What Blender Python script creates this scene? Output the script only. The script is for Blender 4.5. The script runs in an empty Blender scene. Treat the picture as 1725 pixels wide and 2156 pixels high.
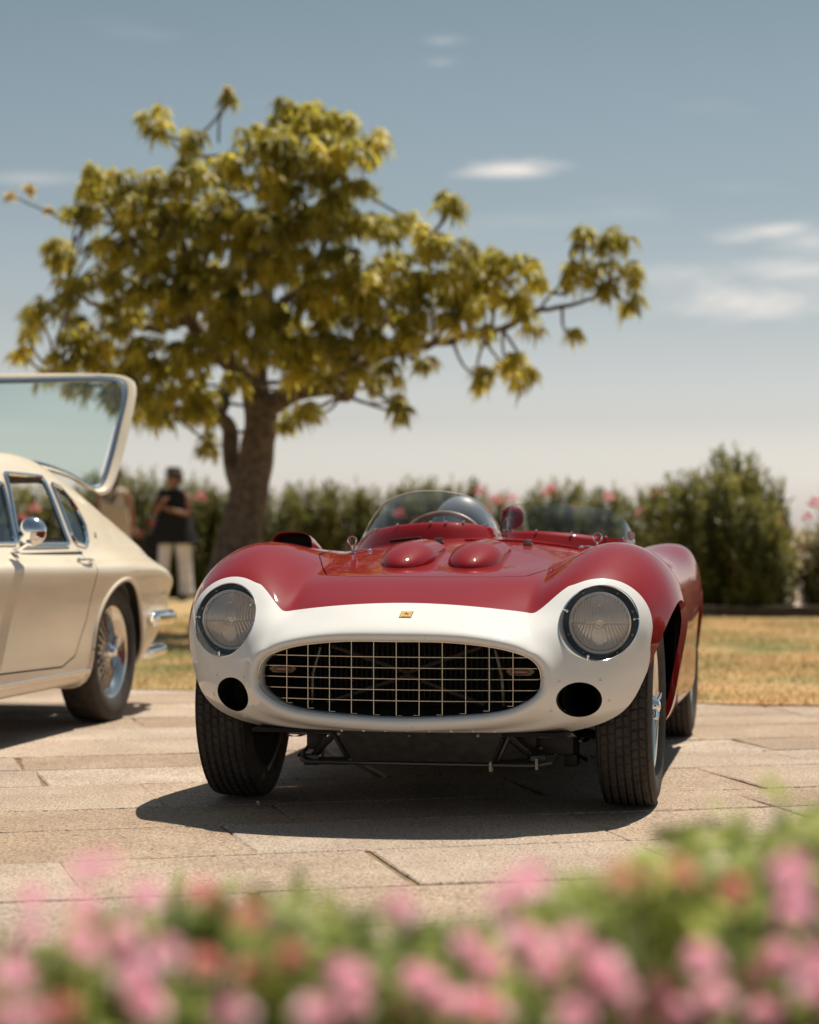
import bpy, bmesh, math, random
import numpy as np
from mathutils import Vector, Matrix
rnd = random.Random(7); rng = np.random.default_rng(7)
PI = math.pi
S = bpy.context.scene
COL = S.collection
# ---------------------------------------------------------------- camera, sky, sun, exposure
F, H = 4500.0, 0.907                       # focal length in photo pixels (1725 wide), lens height in metres
cd = bpy.data.cameras.new("camera"); cam = bpy.data.objects.new("camera", cd); COL.objects.link(cam)
S.camera = cam
cam.location = (0, 0, H); cam.rotation_euler = (math.radians(90 + 0.42), 0, 0)
cd.sensor_fit = 'VERTICAL'; cd.sensor_height = 36; cd.lens = F / 2156 * 36
cd.clip_start = 0.05; cd.clip_end = 3000
cd.dof.use_dof = True; cd.dof.focus_distance = 6.75; cd.dof.aperture_fstop = 2.35
S.view_settings.view_transform = 'Standard'; S.view_settings.look = 'None'
S.view_settings.exposure = 0.22; S.view_settings.gamma = 1.0
S.render.engine = 'CYCLES'
S.cycles.use_denoising = True
S.cycles.max_bounces = 8; S.cycles.transparent_max_bounces = 16
S.cycles.sample_clamp_indirect = 6
to_sun = Vector((0.24, 0.36, 1.0)).normalized()
SUN_EL = math.asin(to_sun.z); SUN_AZ = math.atan2(to_sun.x, to_sun.y)
sd = bpy.data.lights.new("sun", 'SUN'); sun = bpy.data.objects.new("sun", sd); COL.objects.link(sun)
sd.energy = 5.0; sd.angle = math.radians(0.53); sd.color = (1.0, 0.90, 0.76)
sun.rotation_euler = to_sun.to_track_quat('Z', 'Y').to_euler()
W = bpy.data.worlds.new("World"); S.world = W; W.use_nodes = True
nt = W.node_tree; nt.nodes.clear()
N = nt.nodes.new; L = nt.links.new
out = N('ShaderNodeOutputWorld'); bg = N('ShaderNodeBackground'); L(bg.outputs[0], out.inputs[0])
sky = N('ShaderNodeTexSky'); sky.sky_type = 'NISHITA'; sky.sun_disc = False
sky.sun_elevation = SUN_EL; sky.sun_rotation = SUN_AZ; sky.dust_density = 2.0; sky.ozone_density = 1.0
hs = N('ShaderNodeHueSaturation'); hs.inputs['Saturation'].default_value = 0.42; L(sky.outputs[0], hs.inputs['Color'])
tc = N('ShaderNodeTexCoord'); sx = N('ShaderNodeSeparateXYZ'); L(tc.outputs['Generated'], sx.inputs[0])
SKY = [(0.0, (.56, .535, .53, 1)), (.02, (.46, .445, .44, 1)), (0.05, (.30, .295, .295, 1)), (0.10, (.196, .206, .208, 1)), (0.15, (.142, .162, .167, 1)), (0.25, (.100, .126, .133, 1)), (0.5, (.086, .109, .122, 1)), (1, (.078, .104, .124, 1))]   # quarter of the tint by height
rp = N('ShaderNodeValToRGB'); L(sx.outputs['Z'], rp.inputs[0])
def ramp(node, stops):
    e = node.color_ramp.elements
    while len(e) > 1: e.remove(e[0])
    e[0].position = stops[0][0]; e[0].color = stops[0][1]
    for p, c in stops[1:]:
        k = e.new(p); k.color = c
ramp(rp, SKY)
mlt = N('ShaderNodeVectorMath'); mlt.operation = 'SCALE'; mlt.inputs['Scale'].default_value = 4; L(rp.outputs[0], mlt.inputs[0])
mx = N('ShaderNodeMix'); mx.data_type = 'RGBA'; mx.blend_type = 'MULTIPLY'; mx.inputs[0].default_value = 1
L(hs.outputs[0], mx.inputs[6]); L(mlt.outputs[0], mx.inputs[7])
# thin streaked clouds, in sky directions (real angles round the whole horizon)
def cloud_layer(scale, detail, lo, hi, seed):
    mp = N('ShaderNodeMapping'); L(tc.outputs['Generated'], mp.inputs[0])
    mp.inputs['Scale'].default_value = scale; mp.inputs['Location'].default_value = seed
    nz = N('ShaderNodeTexNoise'); L(mp.outputs[0], nz.inputs['Vector']); nz.inputs['Scale'].default_value = 1
    nz.inputs['Detail'].default_value = detail; nz.inputs['Roughness'].default_value = .6
    r = N('ShaderNodeMapRange'); L(nz.outputs['Fac'], r.inputs[0]); r.inputs[1].default_value = lo; r.inputs[2].default_value = hi
    r.interpolation_type = 'SMOOTHSTEP'
    return r.outputs[0]
c1 = cloud_layer((3.2, 3.2, 22), 5, .60, .80, (3.3, 1.7, 0.2))
# individual wisps: soft ellipses round fixed directions, broken by noise
wmp = N('ShaderNodeMapping'); L(tc.outputs['Generated'], wmp.inputs[0]); wmp.inputs['Scale'].default_value = (16, 16, 80)
wn = N('ShaderNodeTexNoise'); L(wmp.outputs[0], wn.inputs['Vector']); wn.inputs['Scale'].default_value = 1; wn.inputs['Detail'].default_value = 8; wn.inputs['Roughness'].default_value = .62; wn.inputs['Distortion'].default_value = .6
def wisp(px, py, wx, wz, amp):
    d = Vector(((px - 862) / F, 1, (1111 - py) / F)).normalized()
    sub = N('ShaderNodeVectorMath'); sub.operation = 'SUBTRACT'; L(tc.outputs['Generated'], sub.inputs[0]); sub.inputs[1].default_value = d
    sc = N('ShaderNodeVectorMath'); sc.operation = 'MULTIPLY'; L(sub.outputs[0], sc.inputs[0]); sc.inputs[1].default_value = (F / wx, .2, F / wz)
    ln = N('ShaderNodeVectorMath'); ln.operation = 'LENGTH'; L(sc.outputs[0], ln.inputs[0])
    ad = N('ShaderNodeMath'); ad.operation = 'MULTIPLY_ADD'; L(wn.outputs['Fac'], ad.inputs[0]); ad.inputs[1].default_value = -3.2; L(ln.outputs['Value'], ad.inputs[2])
    r = N('ShaderNodeMapRange'); L(ad.outputs[0], r.inputs[0]); r.inputs[1].default_value = -.35; r.inputs[2].default_value = -1.9
    r.inputs[4].default_value = amp; r.interpolation_type = 'SMOOTHSTEP'
    return r.outputs[0]
acc = None
ml = N('ShaderNodeMath'); ml.operation = 'MULTIPLY'; L(c1, ml.inputs[0]); ml.inputs[1].default_value = .25; acc = ml.outputs[0]
for a in [(1078, 355, 110, 20, .9), (1640, 488, 120, 20, .7), (1710, 510, 90, 40, .6), (1620, 625, 240, 55, .75), (1690, 570, 190, 34, .6), (930, 85, 60, 14, .35), (925, 130, 60, 12, .3), (60, 375, 120, 18, .25), (1440, 575, 130, 26, .3)]:
    s_ = N('ShaderNodeMath'); s_.operation = 'MAXIMUM'; L(acc, s_.inputs[0]); L(wisp(*a), s_.inputs[1]); acc = s_.outputs[0]
cm = N('ShaderNodeMix'); cm.data_type = 'RGBA'; L(acc, cm.inputs[0]); L(mx.outputs[2], cm.inputs[6]); cm.inputs[7].default_value = (8.2, 7.6, 7.0, 1)
L(cm.outputs[2], bg.inputs['Color'])
bg.inputs['Strength'].default_value = 0.10

# ---------------------------------------------------------------- helpers
def at(px, py, d):
    return Vector(((px - 862.5) / F * d, d, H + (1111 - py) / F * d))
def mat(name, color=(.5, .5, .5), rough=.5, metal=0, coat=0, spec=.5, **kw):
    m = bpy.data.materials.new(name); m.use_nodes = True
    b = m.node_tree.nodes['Principled BSDF']
    b.inputs['Base Color'].default_value = (*color, 1); b.inputs['Roughness'].default_value = rough
    b.inputs['Metallic'].default_value = metal; b.inputs['Coat Weight'].default_value = coat
    b.inputs['Coat Roughness'].default_value = kw.get('coat_rough', .03); b.inputs['Specular IOR Level'].default_value = spec
    return m
def noisy(m, c1, c2, scale=10, detail=4, bump=0, lo=.35, hi=.65, obj=True, rand=0, dist=.01, c3=None):
    """colour varies between c1 and c2 with noise, optional bump, per-object random shift"""
    t = m.node_tree; n = t.nodes.new; l = t.links.new; b = t.nodes['Principled BSDF']
    tcn = n('ShaderNodeTexCoord'); nz = n('ShaderNodeTexNoise'); l(tcn.outputs['Object'], nz.inputs['Vector'])
    nz.inputs['Scale'].default_value = scale; nz.inputs['Detail'].default_value = detail
    r = n('ShaderNodeValToRGB'); l(nz.outputs['Fac'], r.inputs[0])
    st = [(lo, (*c1, 1)), (hi, (*c2, 1))]
    if c3: st.append((min(hi + .15, 1), (*c3, 1)))
    ramp(r, st)
    colo = r.outputs[0]
    if rand:
        oi = n('ShaderNodeObjectInfo'); h = n('ShaderNodeHueSaturation'); mr = n('ShaderNodeMapRange'); l(oi.outputs['Random'], mr.inputs[0])
        mr.inputs[3].default_value = 1 - rand; mr.inputs[4].default_value = 1 + rand
        l(mr.outputs[0], h.inputs['Value']); l(colo, h.inputs['Color']); colo = h.outputs[0]
    l(colo, b.inputs['Base Color'])
    if bump:
        bp = n('ShaderNodeBump'); bp.inputs['Strength'].default_value = bump; bp.inputs['Distance'].default_value = dist
        l(nz.outputs['Fac'], bp.inputs['Height']); l(bp.outputs[0], b.inputs['Normal'])
    return m
def thin_glass(name, tint=(1, 1, 1), f0=.06, rough=.0, trans=1.0):
    m = bpy.data.materials.new(name); m.use_nodes = True; t = m.node_tree; t.nodes.clear(); n = t.nodes.new; l = t.links.new
    o = n('ShaderNodeOutputMaterial'); tr = n('ShaderNodeBsdfTransparent'); tr.inputs[0].default_value = (*tint, 1)
    g = n('ShaderNodeBsdfGlossy'); g.inputs['Roughness'].default_value = rough
    lw = n('ShaderNodeLayerWeight'); lw.inputs[0].default_value = .5
    pw = n('ShaderNodeMath'); pw.operation = 'POWER'; l(lw.outputs['Facing'], pw.inputs[0]); pw.inputs[1].default_value = 4.5
    mr = n('ShaderNodeMath'); mr.operation = 'MULTIPLY_ADD'; l(pw.outputs[0], mr.inputs[0]); mr.inputs[1].default_value = 1 - f0; mr.inputs[2].default_value = f0
    mxs = n('ShaderNodeMixShader'); l(mr.outputs[0], mxs.inputs[0]); l(tr.outputs[0], mxs.inputs[1]); l(g.outputs[0], mxs.inputs[2]); l(mxs.outputs[0], o.inputs[0])
    return m
def leafmat(name, c1, c2, c3, scale=3, trans=.35, rough=.45, tv=1.6):
    m = mat(name, c1, rough); noisy(m, c1, c2, scale, 3, c3=c3, lo=.35, hi=.55)
    t = m.node_tree; b = t.nodes['Principled BSDF']; o = [x for x in t.nodes if x.type == 'OUTPUT_MATERIAL'][0]
    tl = t.nodes.new('ShaderNodeBsdfTranslucent'); src = b.inputs['Base Color'].links[0].from_socket
    h = t.nodes.new('ShaderNodeHueSaturation'); h.inputs['Value'].default_value = tv; t.links.new(src, h.inputs['Color']); t.links.new(h.outputs[0], tl.inputs[0])
    ms = t.nodes.new('ShaderNodeMixShader'); ms.inputs[0].default_value = trans
    t.links.new(b.outputs[0], ms.inputs[1]); t.links.new(tl.outputs[0], ms.inputs[2]); t.links.new(ms.outputs[0], o.inputs[0])
    return m
def link(name, me, parent=None, m=None):
    o = bpy.data.objects.new(name, me); COL.objects.link(o)
    if parent is not None: o.parent = parent
    if m is not None: me.materials.append(m)
    return o
def mesh(name, V, Fc, m=None, parent=None, smooth=False, normals=None, fmat=None, mats=None):
    me = bpy.data.meshes.new(name)
    V = np.asarray(V, dtype=np.float64)
    if isinstance(Fc, np.ndarray):
        k = Fc.shape[1]; nf = len(Fc)
        me.vertices.add(len(V)); me.vertices.foreach_set('co', V.ravel())
        me.loops.add(nf * k); me.loops.foreach_set('vertex_index', Fc.astype(np.int32).ravel())
        me.polygons.add(nf); me.polygons.foreach_set('loop_start', np.arange(0, nf * k, k, dtype=np.int32))
        me.update(calc_edges=True)
    else:
        me.from_pydata([tuple(v) for v in V], [], Fc)
    me.validate(clean_customdata=False)
    if smooth: me.polygons.foreach_set('use_smooth', [True] * len(me.polygons))
    for x in (mats or ([m] if m else [])): me.materials.append(x)
    if fmat is not None: me.polygons.foreach_set('material_index', np.asarray(fmat, dtype=np.int32))
    me.update()
    if normals is not None: me.normals_split_custom_set_from_vertices([tuple(n) for n in normals])
    o = bpy.data.objects.new(name, me); COL.objects.link(o)
    if parent is not None: o.parent = parent
    return o
def tag(o, label=None, cat=None, group=None, kind=None):
    if label: o['label'] = label
    if cat: o['category'] = cat
    if group: o['group'] = group
    if kind: o['kind'] = kind
    return o
def thing(name, label, cat, loc=(0, 0, 0), rz=0, group=None):
    o = bpy.data.objects.new(name, None); COL.objects.link(o); o.location = loc; o.rotation_euler = (0, 0, rz)
    o.empty_display_size = .1
    return tag(o, label, cat, group)
class MB:
    def __init__(s): s.V = []; s.F = []
    def add(s, V, Fc):
        b = len(s.V); s.V += [tuple(v) for v in V]; s.F += [tuple(i + b for i in f) for f in Fc]; return s
    def box(s, c, d, rot=None, bevel=0):
        M = rot or Matrix.Identity(3); c = Vector(c)
        if bevel:
            bm = bmesh.new(); bmesh.ops.create_cube(bm, size=1)
            for v in bm.verts: v.co = Vector((v.co.x * d[0], v.co.y * d[1], v.co.z * d[2]))
            bmesh.ops.bevel(bm, geom=bm.edges[:], offset=bevel, segments=2, affect='EDGES', profile=.5)
            s.add([M @ v.co + c for v in bm.verts], [[v.index for v in f.verts] for f in bm.faces]); bm.free(); return s
        V = [M @ Vector((x * d[0] / 2, y * d[1] / 2, z * d[2] / 2)) + c for x in (-1, 1) for y in (-1, 1) for z in (-1, 1)]
        return s.add(V, [(0, 1, 3, 2), (4, 6, 7, 5), (0, 4, 5, 1), (2, 3, 7, 6), (0, 2, 6, 4), (1, 5, 7, 3)])
    def tube(s, pts, r, n=8, closed=False, cap=True, flat=1.0):
        pts = [Vector(p) for p in pts]; m = len(pts)
        rs = r if isinstance(r, (list, tuple)) else [r] * m
        V = []; up = None
        for i, p in enumerate(pts):
            if closed: t = (pts[(i + 1) % m] - pts[i - 1])
            else: t = (pts[min(i + 1, m - 1)] - pts[max(i - 1, 0)])
            if t.length < 1e-9: t = Vector((0, 0, 1))
            t.normalize()
            if up is None:
                up = Vector((0, 0, 1)) if abs(t.z) < .9 else Vector((1, 0, 0))
            a = t.cross(up).normalized(); up2 = a.cross(t).normalized(); up = up2
            for k in range(n):
                th = 2 * PI * k / n
                V.append(p + a * math.cos(th) * rs[i] + up2 * math.sin(th) * rs[i] * flat)
        Fc = []
        for i in range(m if closed else m - 1):
            j = (i + 1) % m
            for k in range(n):
                k2 = (k + 1) % n; Fc.append((i * n + k, j * n + k, j * n + k2, i * n + k2))
        if cap and not closed: Fc += [tuple(range(n))[::-1][::-1], tuple((m - 1) * n + k for k in range(n))[::-1]]
        return s.add(V, Fc)
    def lathe(s, prof, n=32, axis='Y', c=(0, 0, 0), caps=False):
        c = Vector(c); V = []
        for (a, r) in prof:
            for k in range(n):
                th = 2 * PI * k / n; x, y = r * math.cos(th), r * math.sin(th)
                V.append(c + (Vector((a, x, y)) if axis == 'X' else Vector((x, a, y)) if axis == 'Y' else Vector((x, y, a))))
        m = len(prof)
        Fc = [(i * n + k, (i + 1) * n + k, (i + 1) * n + (k + 1) % n, i * n + (k + 1) % n) for i in range(m - 1) for k in range(n)]
        if caps: Fc += [tuple(range(n)), tuple((m - 1) * n + k for k in range(n))]
        return s.add(V, Fc)
    def ell(s, c, r, n=16, m=10, M=None):
        c = Vector(c); V = []; 
        for i in range(m + 1):
            ph = PI * i / m
            for k in range(n):
                th = 2 * PI * k / n; v = Vector((r[0] * math.sin(ph) * math.cos(th), r[1] * math.sin(ph) * math.sin(th), r[2] * math.cos(ph)))
                if M: v = M @ v
                V.append(v + c)
        Fc = [(i * n + k, (i + 1) * n + k, (i + 1) * n + (k + 1) % n, i * n + (k + 1) % n) for i in range(m) for k in range(n)]
        return s.add(V, Fc)
    def loft(s, rings, closed=True, caps=True):
        n = len(rings[0]); V = [p for r in rings for p in r]; Fc = []
        for i in range(len(rings) - 1):
            for k in range(n if closed else n - 1):
                k2 = (k + 1) % n; Fc.append((i * n + k, (i + 1) * n + k, (i + 1) * n + k2, i * n + k2))
        if caps and closed: Fc += [tuple(range(n)), tuple((len(rings) - 1) * n + k for k in range(n))]
        return s.add(V, Fc)
    def build(s, name, m=None, parent=None, smooth=True, fix=True, angle=40):
        o = mesh(name, s.V, s.F, m, parent)
        me = o.data
        if fix:
            bm = bmesh.new(); bm.from_mesh(me); bmesh.ops.remove_doubles(bm, verts=bm.verts, dist=1e-6)
            bmesh.ops.recalc_face_normals(bm, faces=bm.faces); 
            if smooth:
                for f in bm.faces: f.smooth = True
                for e in bm.edges:
                    if len(e.link_faces) == 2 and e.calc_face_angle(0) > math.radians(angle): e.smooth = False
            bm.to_mesh(me); bm.free()
        return o
def catmull(pts, n=8, closed=False):
    P = [Vector(p) for p in pts]; out = []; m = len(P)
    for i in range(m if closed else m - 1):
        p0 = P[i - 1] if (closed or i > 0) else P[0] * 2 - P[1]; p1 = P[i]; p2 = P[(i + 1) % m]
        p3 = P[(i + 2) % m] if (closed or i + 2 < m) else P[-1] * 2 - P[-2]
        for k in range(n):
            t = k / n
            out.append(.5 * ((2 * p1) + (p2 - p0) * t + (2 * p0 - 5 * p1 + 4 * p2 - p3) * t * t + (3 * p1 - p0 - 3 * p2 + p3) * t ** 3))
    if not closed: out.append(P[-1])
    return out

# ---- smooth surface through a net of points, with exact trimming
def spline_ops(t, s):
    n = len(t); h = np.diff(t); A = np.zeros((n, n)); B = np.zeros((n, n)); A[0, 0] = A[-1, -1] = 1
    for i in range(1, n - 1):
        A[i, i - 1] = h[i - 1]; A[i, i] = 2 * (h[i - 1] + h[i]); A[i, i + 1] = h[i]
        B[i, i - 1] = 6 / h[i - 1]; B[i, i] = -6 / h[i - 1] - 6 / h[i]; B[i, i + 1] = 6 / h[i]
    C = np.linalg.solve(A, B); I = np.eye(n); Mv = np.zeros((len(s), n)); Md = np.zeros((len(s), n))
    for j, x in enumerate(s):
        i = min(max(np.searchsorted(t, x, side='right') - 1, 0), n - 2); hh = h[i]; a = (t[i + 1] - x) / hh; b = (x - t[i]) / hh
        Mv[j] = a * I[i] + b * I[i + 1] + ((a ** 3 - a) * C[i] + (b ** 3 - b) * C[i + 1]) * hh * hh / 6
        Md[j] = (I[i + 1] - I[i]) / hh + (-(3 * a * a - 1) * C[i] + (3 * b * b - 1) * C[i + 1]) * hh / 6
    return Mv, Md
def net_surface(P, nu, nv, ext_lo=True, ext_hi=True, mirror=3):
    """P rows x cols x 3 half net (x>=0); mirrored in columns about x=0 for smoothness; returns V,N,T of the half"""
    P = np.array(P, float); c = P.shape[1]
    mir = lambda Q: Q * np.array([-1, 1, 1])
    E = P; lo = 0
    if ext_lo: E = np.concatenate([mir(P[:, mirror:0:-1]), E], axis=1); lo = mirror
    if ext_hi: E = np.concatenate([E, mir(P[:, c - 2:c - 2 - mirror:-1])], axis=1)
    du = np.linalg.norm(np.diff(E, axis=0), axis=2).mean(1) ** .6; dv = np.linalg.norm(np.diff(E, axis=1), axis=2).mean(0) ** .6
    tu = np.concatenate([[0], np.cumsum(du)]); tv = np.concatenate([[0], np.cumsum(dv)])
    su = np.linspace(tu[0], tu[-1], nu); sv = np.linspace(tv[lo], tv[lo + c - 1], nv)
    Mu, Du = spline_ops(tu, su); Mv_, Dv = spline_ops(tv, sv)
    Sf = np.einsum('ui,ijk,vj->uvk', Mu, E, Mv_); Su = np.einsum('ui,ijk,vj->uvk', Du, E, Mv_); Sv = np.einsum('ui,ijk,vj->uvk', Mu, E, Dv)
    Nn = np.cross(Sv, Su); l = np.linalg.norm(Nn, axis=2, keepdims=True); Nn = Nn / np.maximum(l, 1e-9)
    if ext_lo: Sf[:, 0, 0] = 0; Nn[:, 0, 0] = 0
    if ext_hi: Sf[:, -1, 0] = 0; Nn[:, -1, 0] = 0
    idx = np.arange(nu * nv).reshape(nu, nv)
    a, b, c_, d = idx[:-1, :-1].ravel(), idx[1:, :-1].ravel(), idx[1:, 1:].ravel(), idx[:-1, 1:].ravel()
    T = np.concatenate([np.stack([a, c_, b], 1), np.stack([a, d, c_], 1)])
    return Sf.reshape(-1, 3), Nn.reshape(-1, 3), T
class Surf:
    def __init__(s, V, Nn, T): s.A = np.concatenate([V, Nn], 1); s.T = T
    @property
    def V(s): return s.A[:, :3]
    def split(s, gfun):
        """returns (outside g>0, inside g<=0), both Surf on a shared vertex list with the cut made exactly"""
        A = s.A; g = gfun(A[:, :3]); g = np.where(np.abs(g) < 1e-6, 1e-6, g); pos = g > 0
        cnt = pos[s.T].sum(1); Tp = [s.T[cnt == 3]]; Tn = [s.T[cnt == 0]]; new = {}; rows = []; n0 = len(A)
        def cut(i, j):
            k = (i, j) if i < j else (j, i)
            if k not in new:
                t = g[k[0]] / (g[k[0]] - g[k[1]]); r = A[k[0]] * (1 - t) + A[k[1]] * t; r[3:] /= np.linalg.norm(r[3:]) + 1e-12
                new[k] = n0 + len(rows); rows.append(r)
            return new[k]
        P2, N2 = [], []
        for tri in s.T[(cnt == 1) | (cnt == 2)]:
            tri = [int(q) for q in tri]; one = [i for i in range(3) if pos[tri[i]]]
            if len(one) == 1: i0 = one[0]; a, b, c = tri[i0], tri[(i0 + 1) % 3], tri[(i0 + 2) % 3]; Q, R = P2, N2
            else:
                i0 = [i for i in range(3) if i not in one][0]; a, b, c = tri[i0], tri[(i0 + 1) % 3], tri[(i0 + 2) % 3]; Q, R = N2, P2
            ab, ac = cut(a, b), cut(a, c); Q.append((a, ab, ac)); R.append((ab, b, c)); R.append((ab, c, ac))
        A2 = np.concatenate([A, np.array(rows)]) if rows else A
        mk = lambda L0, L1: np.concatenate(L0 + ([np.array(L1)] if L1 else []))
        p = Surf.__new__(Surf); q = Surf.__new__(Surf); p.A = q.A = A2; p.T = mk(Tp, P2); q.T = mk(Tn, N2)
        p.cut = q.cut = set(range(n0, n0 + len(rows))); return p, q
    def edge_loop_edges(s, verts):
        """directed boundary edges whose ends are both in verts"""
        from collections import Counter
        E = np.concatenate([s.T[:, [0, 1]], s.T[:, [1, 2]], s.T[:, [2, 0]]]); m = np.isin(E, list(verts)).all(1); E = E[m]
        k = Counter(tuple(sorted(map(int, e))) for e in E); return [tuple(map(int, e)) for e in E if k[tuple(sorted(map(int, e)))] == 1]
    def flange(s, verts, depth=.015, vec=None, inset=0.0):
        """quads turned inward from the cut edge; returns (V, F)"""
        ed = s.edge_loop_edges(verts); ids = sorted({i for e in ed for i in e}); mp = {i: k for k, i in enumerate(ids)}; n = len(ids)
        P = s.A[ids, :3]; Nn = s.A[ids, 3:]; off = (-Nn * depth) if vec is None else np.array(vec)[None, :] * depth
        Fc = [(mp[a], mp[b], mp[b] + n, mp[a] + n) for a, b in ed]
        return np.concatenate([P, P + off]), Fc
    def compact(s):
        ids, inv = np.unique(s.T, return_inverse=True); return s.A[ids], inv.reshape(s.T.shape)
def both_sides(A, T):
    """mirror a half surface in x"""
    B = A.copy(); B[:, 0] *= -1; B[:, 3] *= -1
    return np.concatenate([A, B]), np.concatenate([T, T[:, ::-1] + len(A)])
def surf_obj(name, parts, mats, parent, sides=True, off=0):
    """parts: list of (Surf, material index)"""
    As, Ts, Ms = [], [], []; base = 0
    for sf, mi in parts:
        A, T = sf.compact()
        if off: A = A.copy(); A[:, :3] += A[:, 3:] * off
        if sides is True: A, T = both_sides(A, T)
        elif sides == -1: A, T = A * np.array([-1, 1, 1, -1, 1, 1]), T[:, ::-1]
        As.append(A); Ts.append(T + base); Ms.append(np.full(len(T), mi)); base += len(A)
    A = np.concatenate(As); T = np.concatenate(Ts)
    return mesh(name, A[:, :3], T, mats=mats, parent=parent, smooth=True, normals=A[:, 3:], fmat=np.concatenate(Ms))
def sdf_poly(P, poly, r=0.0):
    """signed distance (negative inside) of points P (n,2) to polygon, grown by r"""
    poly = np.array(poly, float); d = np.full(len(P), 1e9); s = np.ones(len(P)); n = len(poly); j = n - 1
    for i in range(n):
        e = poly[j] - poly[i]; w = P - poly[i]; t = np.clip((w @ e) / (e @ e), 0, 1); b = w - t[:, None] * e
        d = np.minimum(d, (b * b).sum(1))
        c1 = P[:, 1] >= poly[i, 1]; c2 = P[:, 1] < poly[j, 1]; c3 = e[0] * w[:, 1] > e[1] * w[:, 0]
        fl = (c1 & c2 & c3) | (~c1 & ~c2 & ~c3); s = np.where(fl, -s, s); j = i
    return s * np.sqrt(d) - r
# ---------------------------------------------------------------- materials of the cars
def paint(name, col, rough=.3, coatw=.8):
    m = mat(name, col, rough + .15, 0, coatw, spec=.03, coat_rough=.03)
    t = m.node_tree; b = t.nodes['Principled BSDF']
    tcn = t.nodes.new('ShaderNodeTexCoord'); nz = t.nodes.new('ShaderNodeTexNoise'); t.links.new(tcn.outputs['Object'], nz.inputs['Vector']); nz.inputs['Scale'].default_value = 2.2; nz.inputs['Detail'].default_value = 3
    r = t.nodes.new('ShaderNodeValToRGB'); t.links.new(nz.outputs['Fac'], r.inputs[0])
    ramp(r, [(.3, (*[c * .93 for c in col], 1)), (.7, (*col, 1))]); t.links.new(r.outputs[0], b.inputs['Base Color'])
    n2 = t.nodes.new('ShaderNodeTexNoise'); t.links.new(tcn.outputs['Object'], n2.inputs['Vector']); n2.inputs['Scale'].default_value = 9; n2.inputs['Detail'].default_value = 2
    bp = t.nodes.new('ShaderNodeBump'); bp.inputs['Strength'].default_value = .10; bp.inputs['Distance'].default_value = .01; t.links.new(n2.outputs['Fac'], bp.inputs['Height'])
    t.links.new(bp.outputs[0], b.inputs['Coat Normal'])
    return m
M = {}
M['red'] = paint('red_paint', (.245, .0065, .008), .32, .78)
def scuffs(m):
    t = m.node_tree; n = t.nodes.new; l = t.links.new; b = t.nodes['Principled BSDF']; src = b.inputs['Base Color'].links[0].from_socket
    tcn = n('ShaderNodeTexCoord'); a = n('ShaderNodeTexNoise'); l(tcn.outputs['Object'], a.inputs['Vector']); a.inputs['Scale'].default_value = 70; a.inputs['Detail'].default_value = 5
    c = n('ShaderNodeTexNoise'); l(tcn.outputs['Object'], c.inputs['Vector']); c.inputs['Scale'].default_value = 5
    r1 = n('ShaderNodeMapRange'); l(a.outputs['Fac'], r1.inputs[0]); r1.inputs[1].default_value = .70; r1.inputs[2].default_value = .78
    r2 = n('ShaderNodeMapRange'); l(c.outputs['Fac'], r2.inputs[0]); r2.inputs[1].default_value = .52; r2.inputs[2].default_value = .68
    k = n('ShaderNodeMath'); k.operation = 'MULTIPLY'; l(r1.outputs[0], k.inputs[0]); l(r2.outputs[0], k.inputs[1])
    x = n('ShaderNodeMix'); x.data_type = 'RGBA'; l(k.outputs[0], x.inputs[0]); l(src, x.inputs[6]); x.inputs[7].default_value = (.38, .32, .25, 1); l(x.outputs[2], b.inputs['Base Color']); return m
M['white'] = paint('white_paint', (.79, .785, .76), .35)
scuffs(M['white'])
M['cream'] = paint('cream_paint', (.82, .73, .58), .35)
M['black'] = mat('black_satin', (.012, .011, .010), .55)
M['liner'] = mat('wheelhouse_black', (.010, .009, .009), .9)
M['plate'] = noisy(mat('grey_plate', (.05, .05, .05), .6), (.035, .034, .034), (.06, .058, .055), 30, 4)
M['steel'] = mat('polished_steel', (.72, .68, .62), .18, 1)
M['dullsteel'] = noisy(mat('dull_metal', (.3, .28, .25), .45, 1), (.18, .16, .13), (.36, .32, .27), 25, 3)
M['chrome'] = mat('chrome', (.82, .83, .84), .05, 1)
M['rubber'] = noisy(mat('tyre_rubber', (.02, .018, .016), .8), (.030, .025, .021), (.054, .046, .039), 18, 4)
M['glass'] = thin_glass('clear_plexiglass', (.95, .96, .95), .05, .01)
M['smoke'] = thin_glass('tinted_plexiglass', (.74, .78, .70), .06, .01)
M['carglass'] = thin_glass('green_car_glass', (.80, .93, .90), .10, .0)
M['lens'] = thin_glass('lamp_glass', (.96, .91, .86), .38, .07)
M['lens'] = mat('fluted_lamp_glass', (.92, .83, .76), .10, .55, 1.0, spec=1.0)
_t = M['lens'].node_tree; _o = [x for x in _t.nodes if x.type == 'OUTPUT_MATERIAL'][0]; _tr = _t.nodes.new('ShaderNodeBsdfTransparent'); _m = _t.nodes.new('ShaderNodeMixShader'); _m.inputs[0].default_value = .5
_tr.inputs[0].default_value = (.97, .93, .9, 1); _t.links.new(_tr.outputs[0], _m.inputs[1]); _t.links.new(_t.nodes['Principled BSDF'].outputs[0], _m.inputs[2]); _t.links.new(_m.outputs[0], _o.inputs[0])
M['reflector'] = mat('lamp_reflector', (.93, .85, .78), .38, 1)
M['lampring'] = mat('black_lamp_ring', (.008, .010, .012), .5)
M['yellow'] = mat('badge_yellow', (.75, .45, .07), .35, 0, .6)
M['amber'] = mat('amber_lens', (.16, .07, .04), .2, 0, 1)
M['dimbrass'] = mat('dim_brass', (.16, .12, .08), .5, 1)
M['wood'] = noisy(mat('wood_rim', (.25, .13, .06), .35), (.2, .09, .04), (.35, .2, .1), 20, 4)
M['greyleather'] = mat('grey_leather', (.20, .22, .25), .45)
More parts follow.
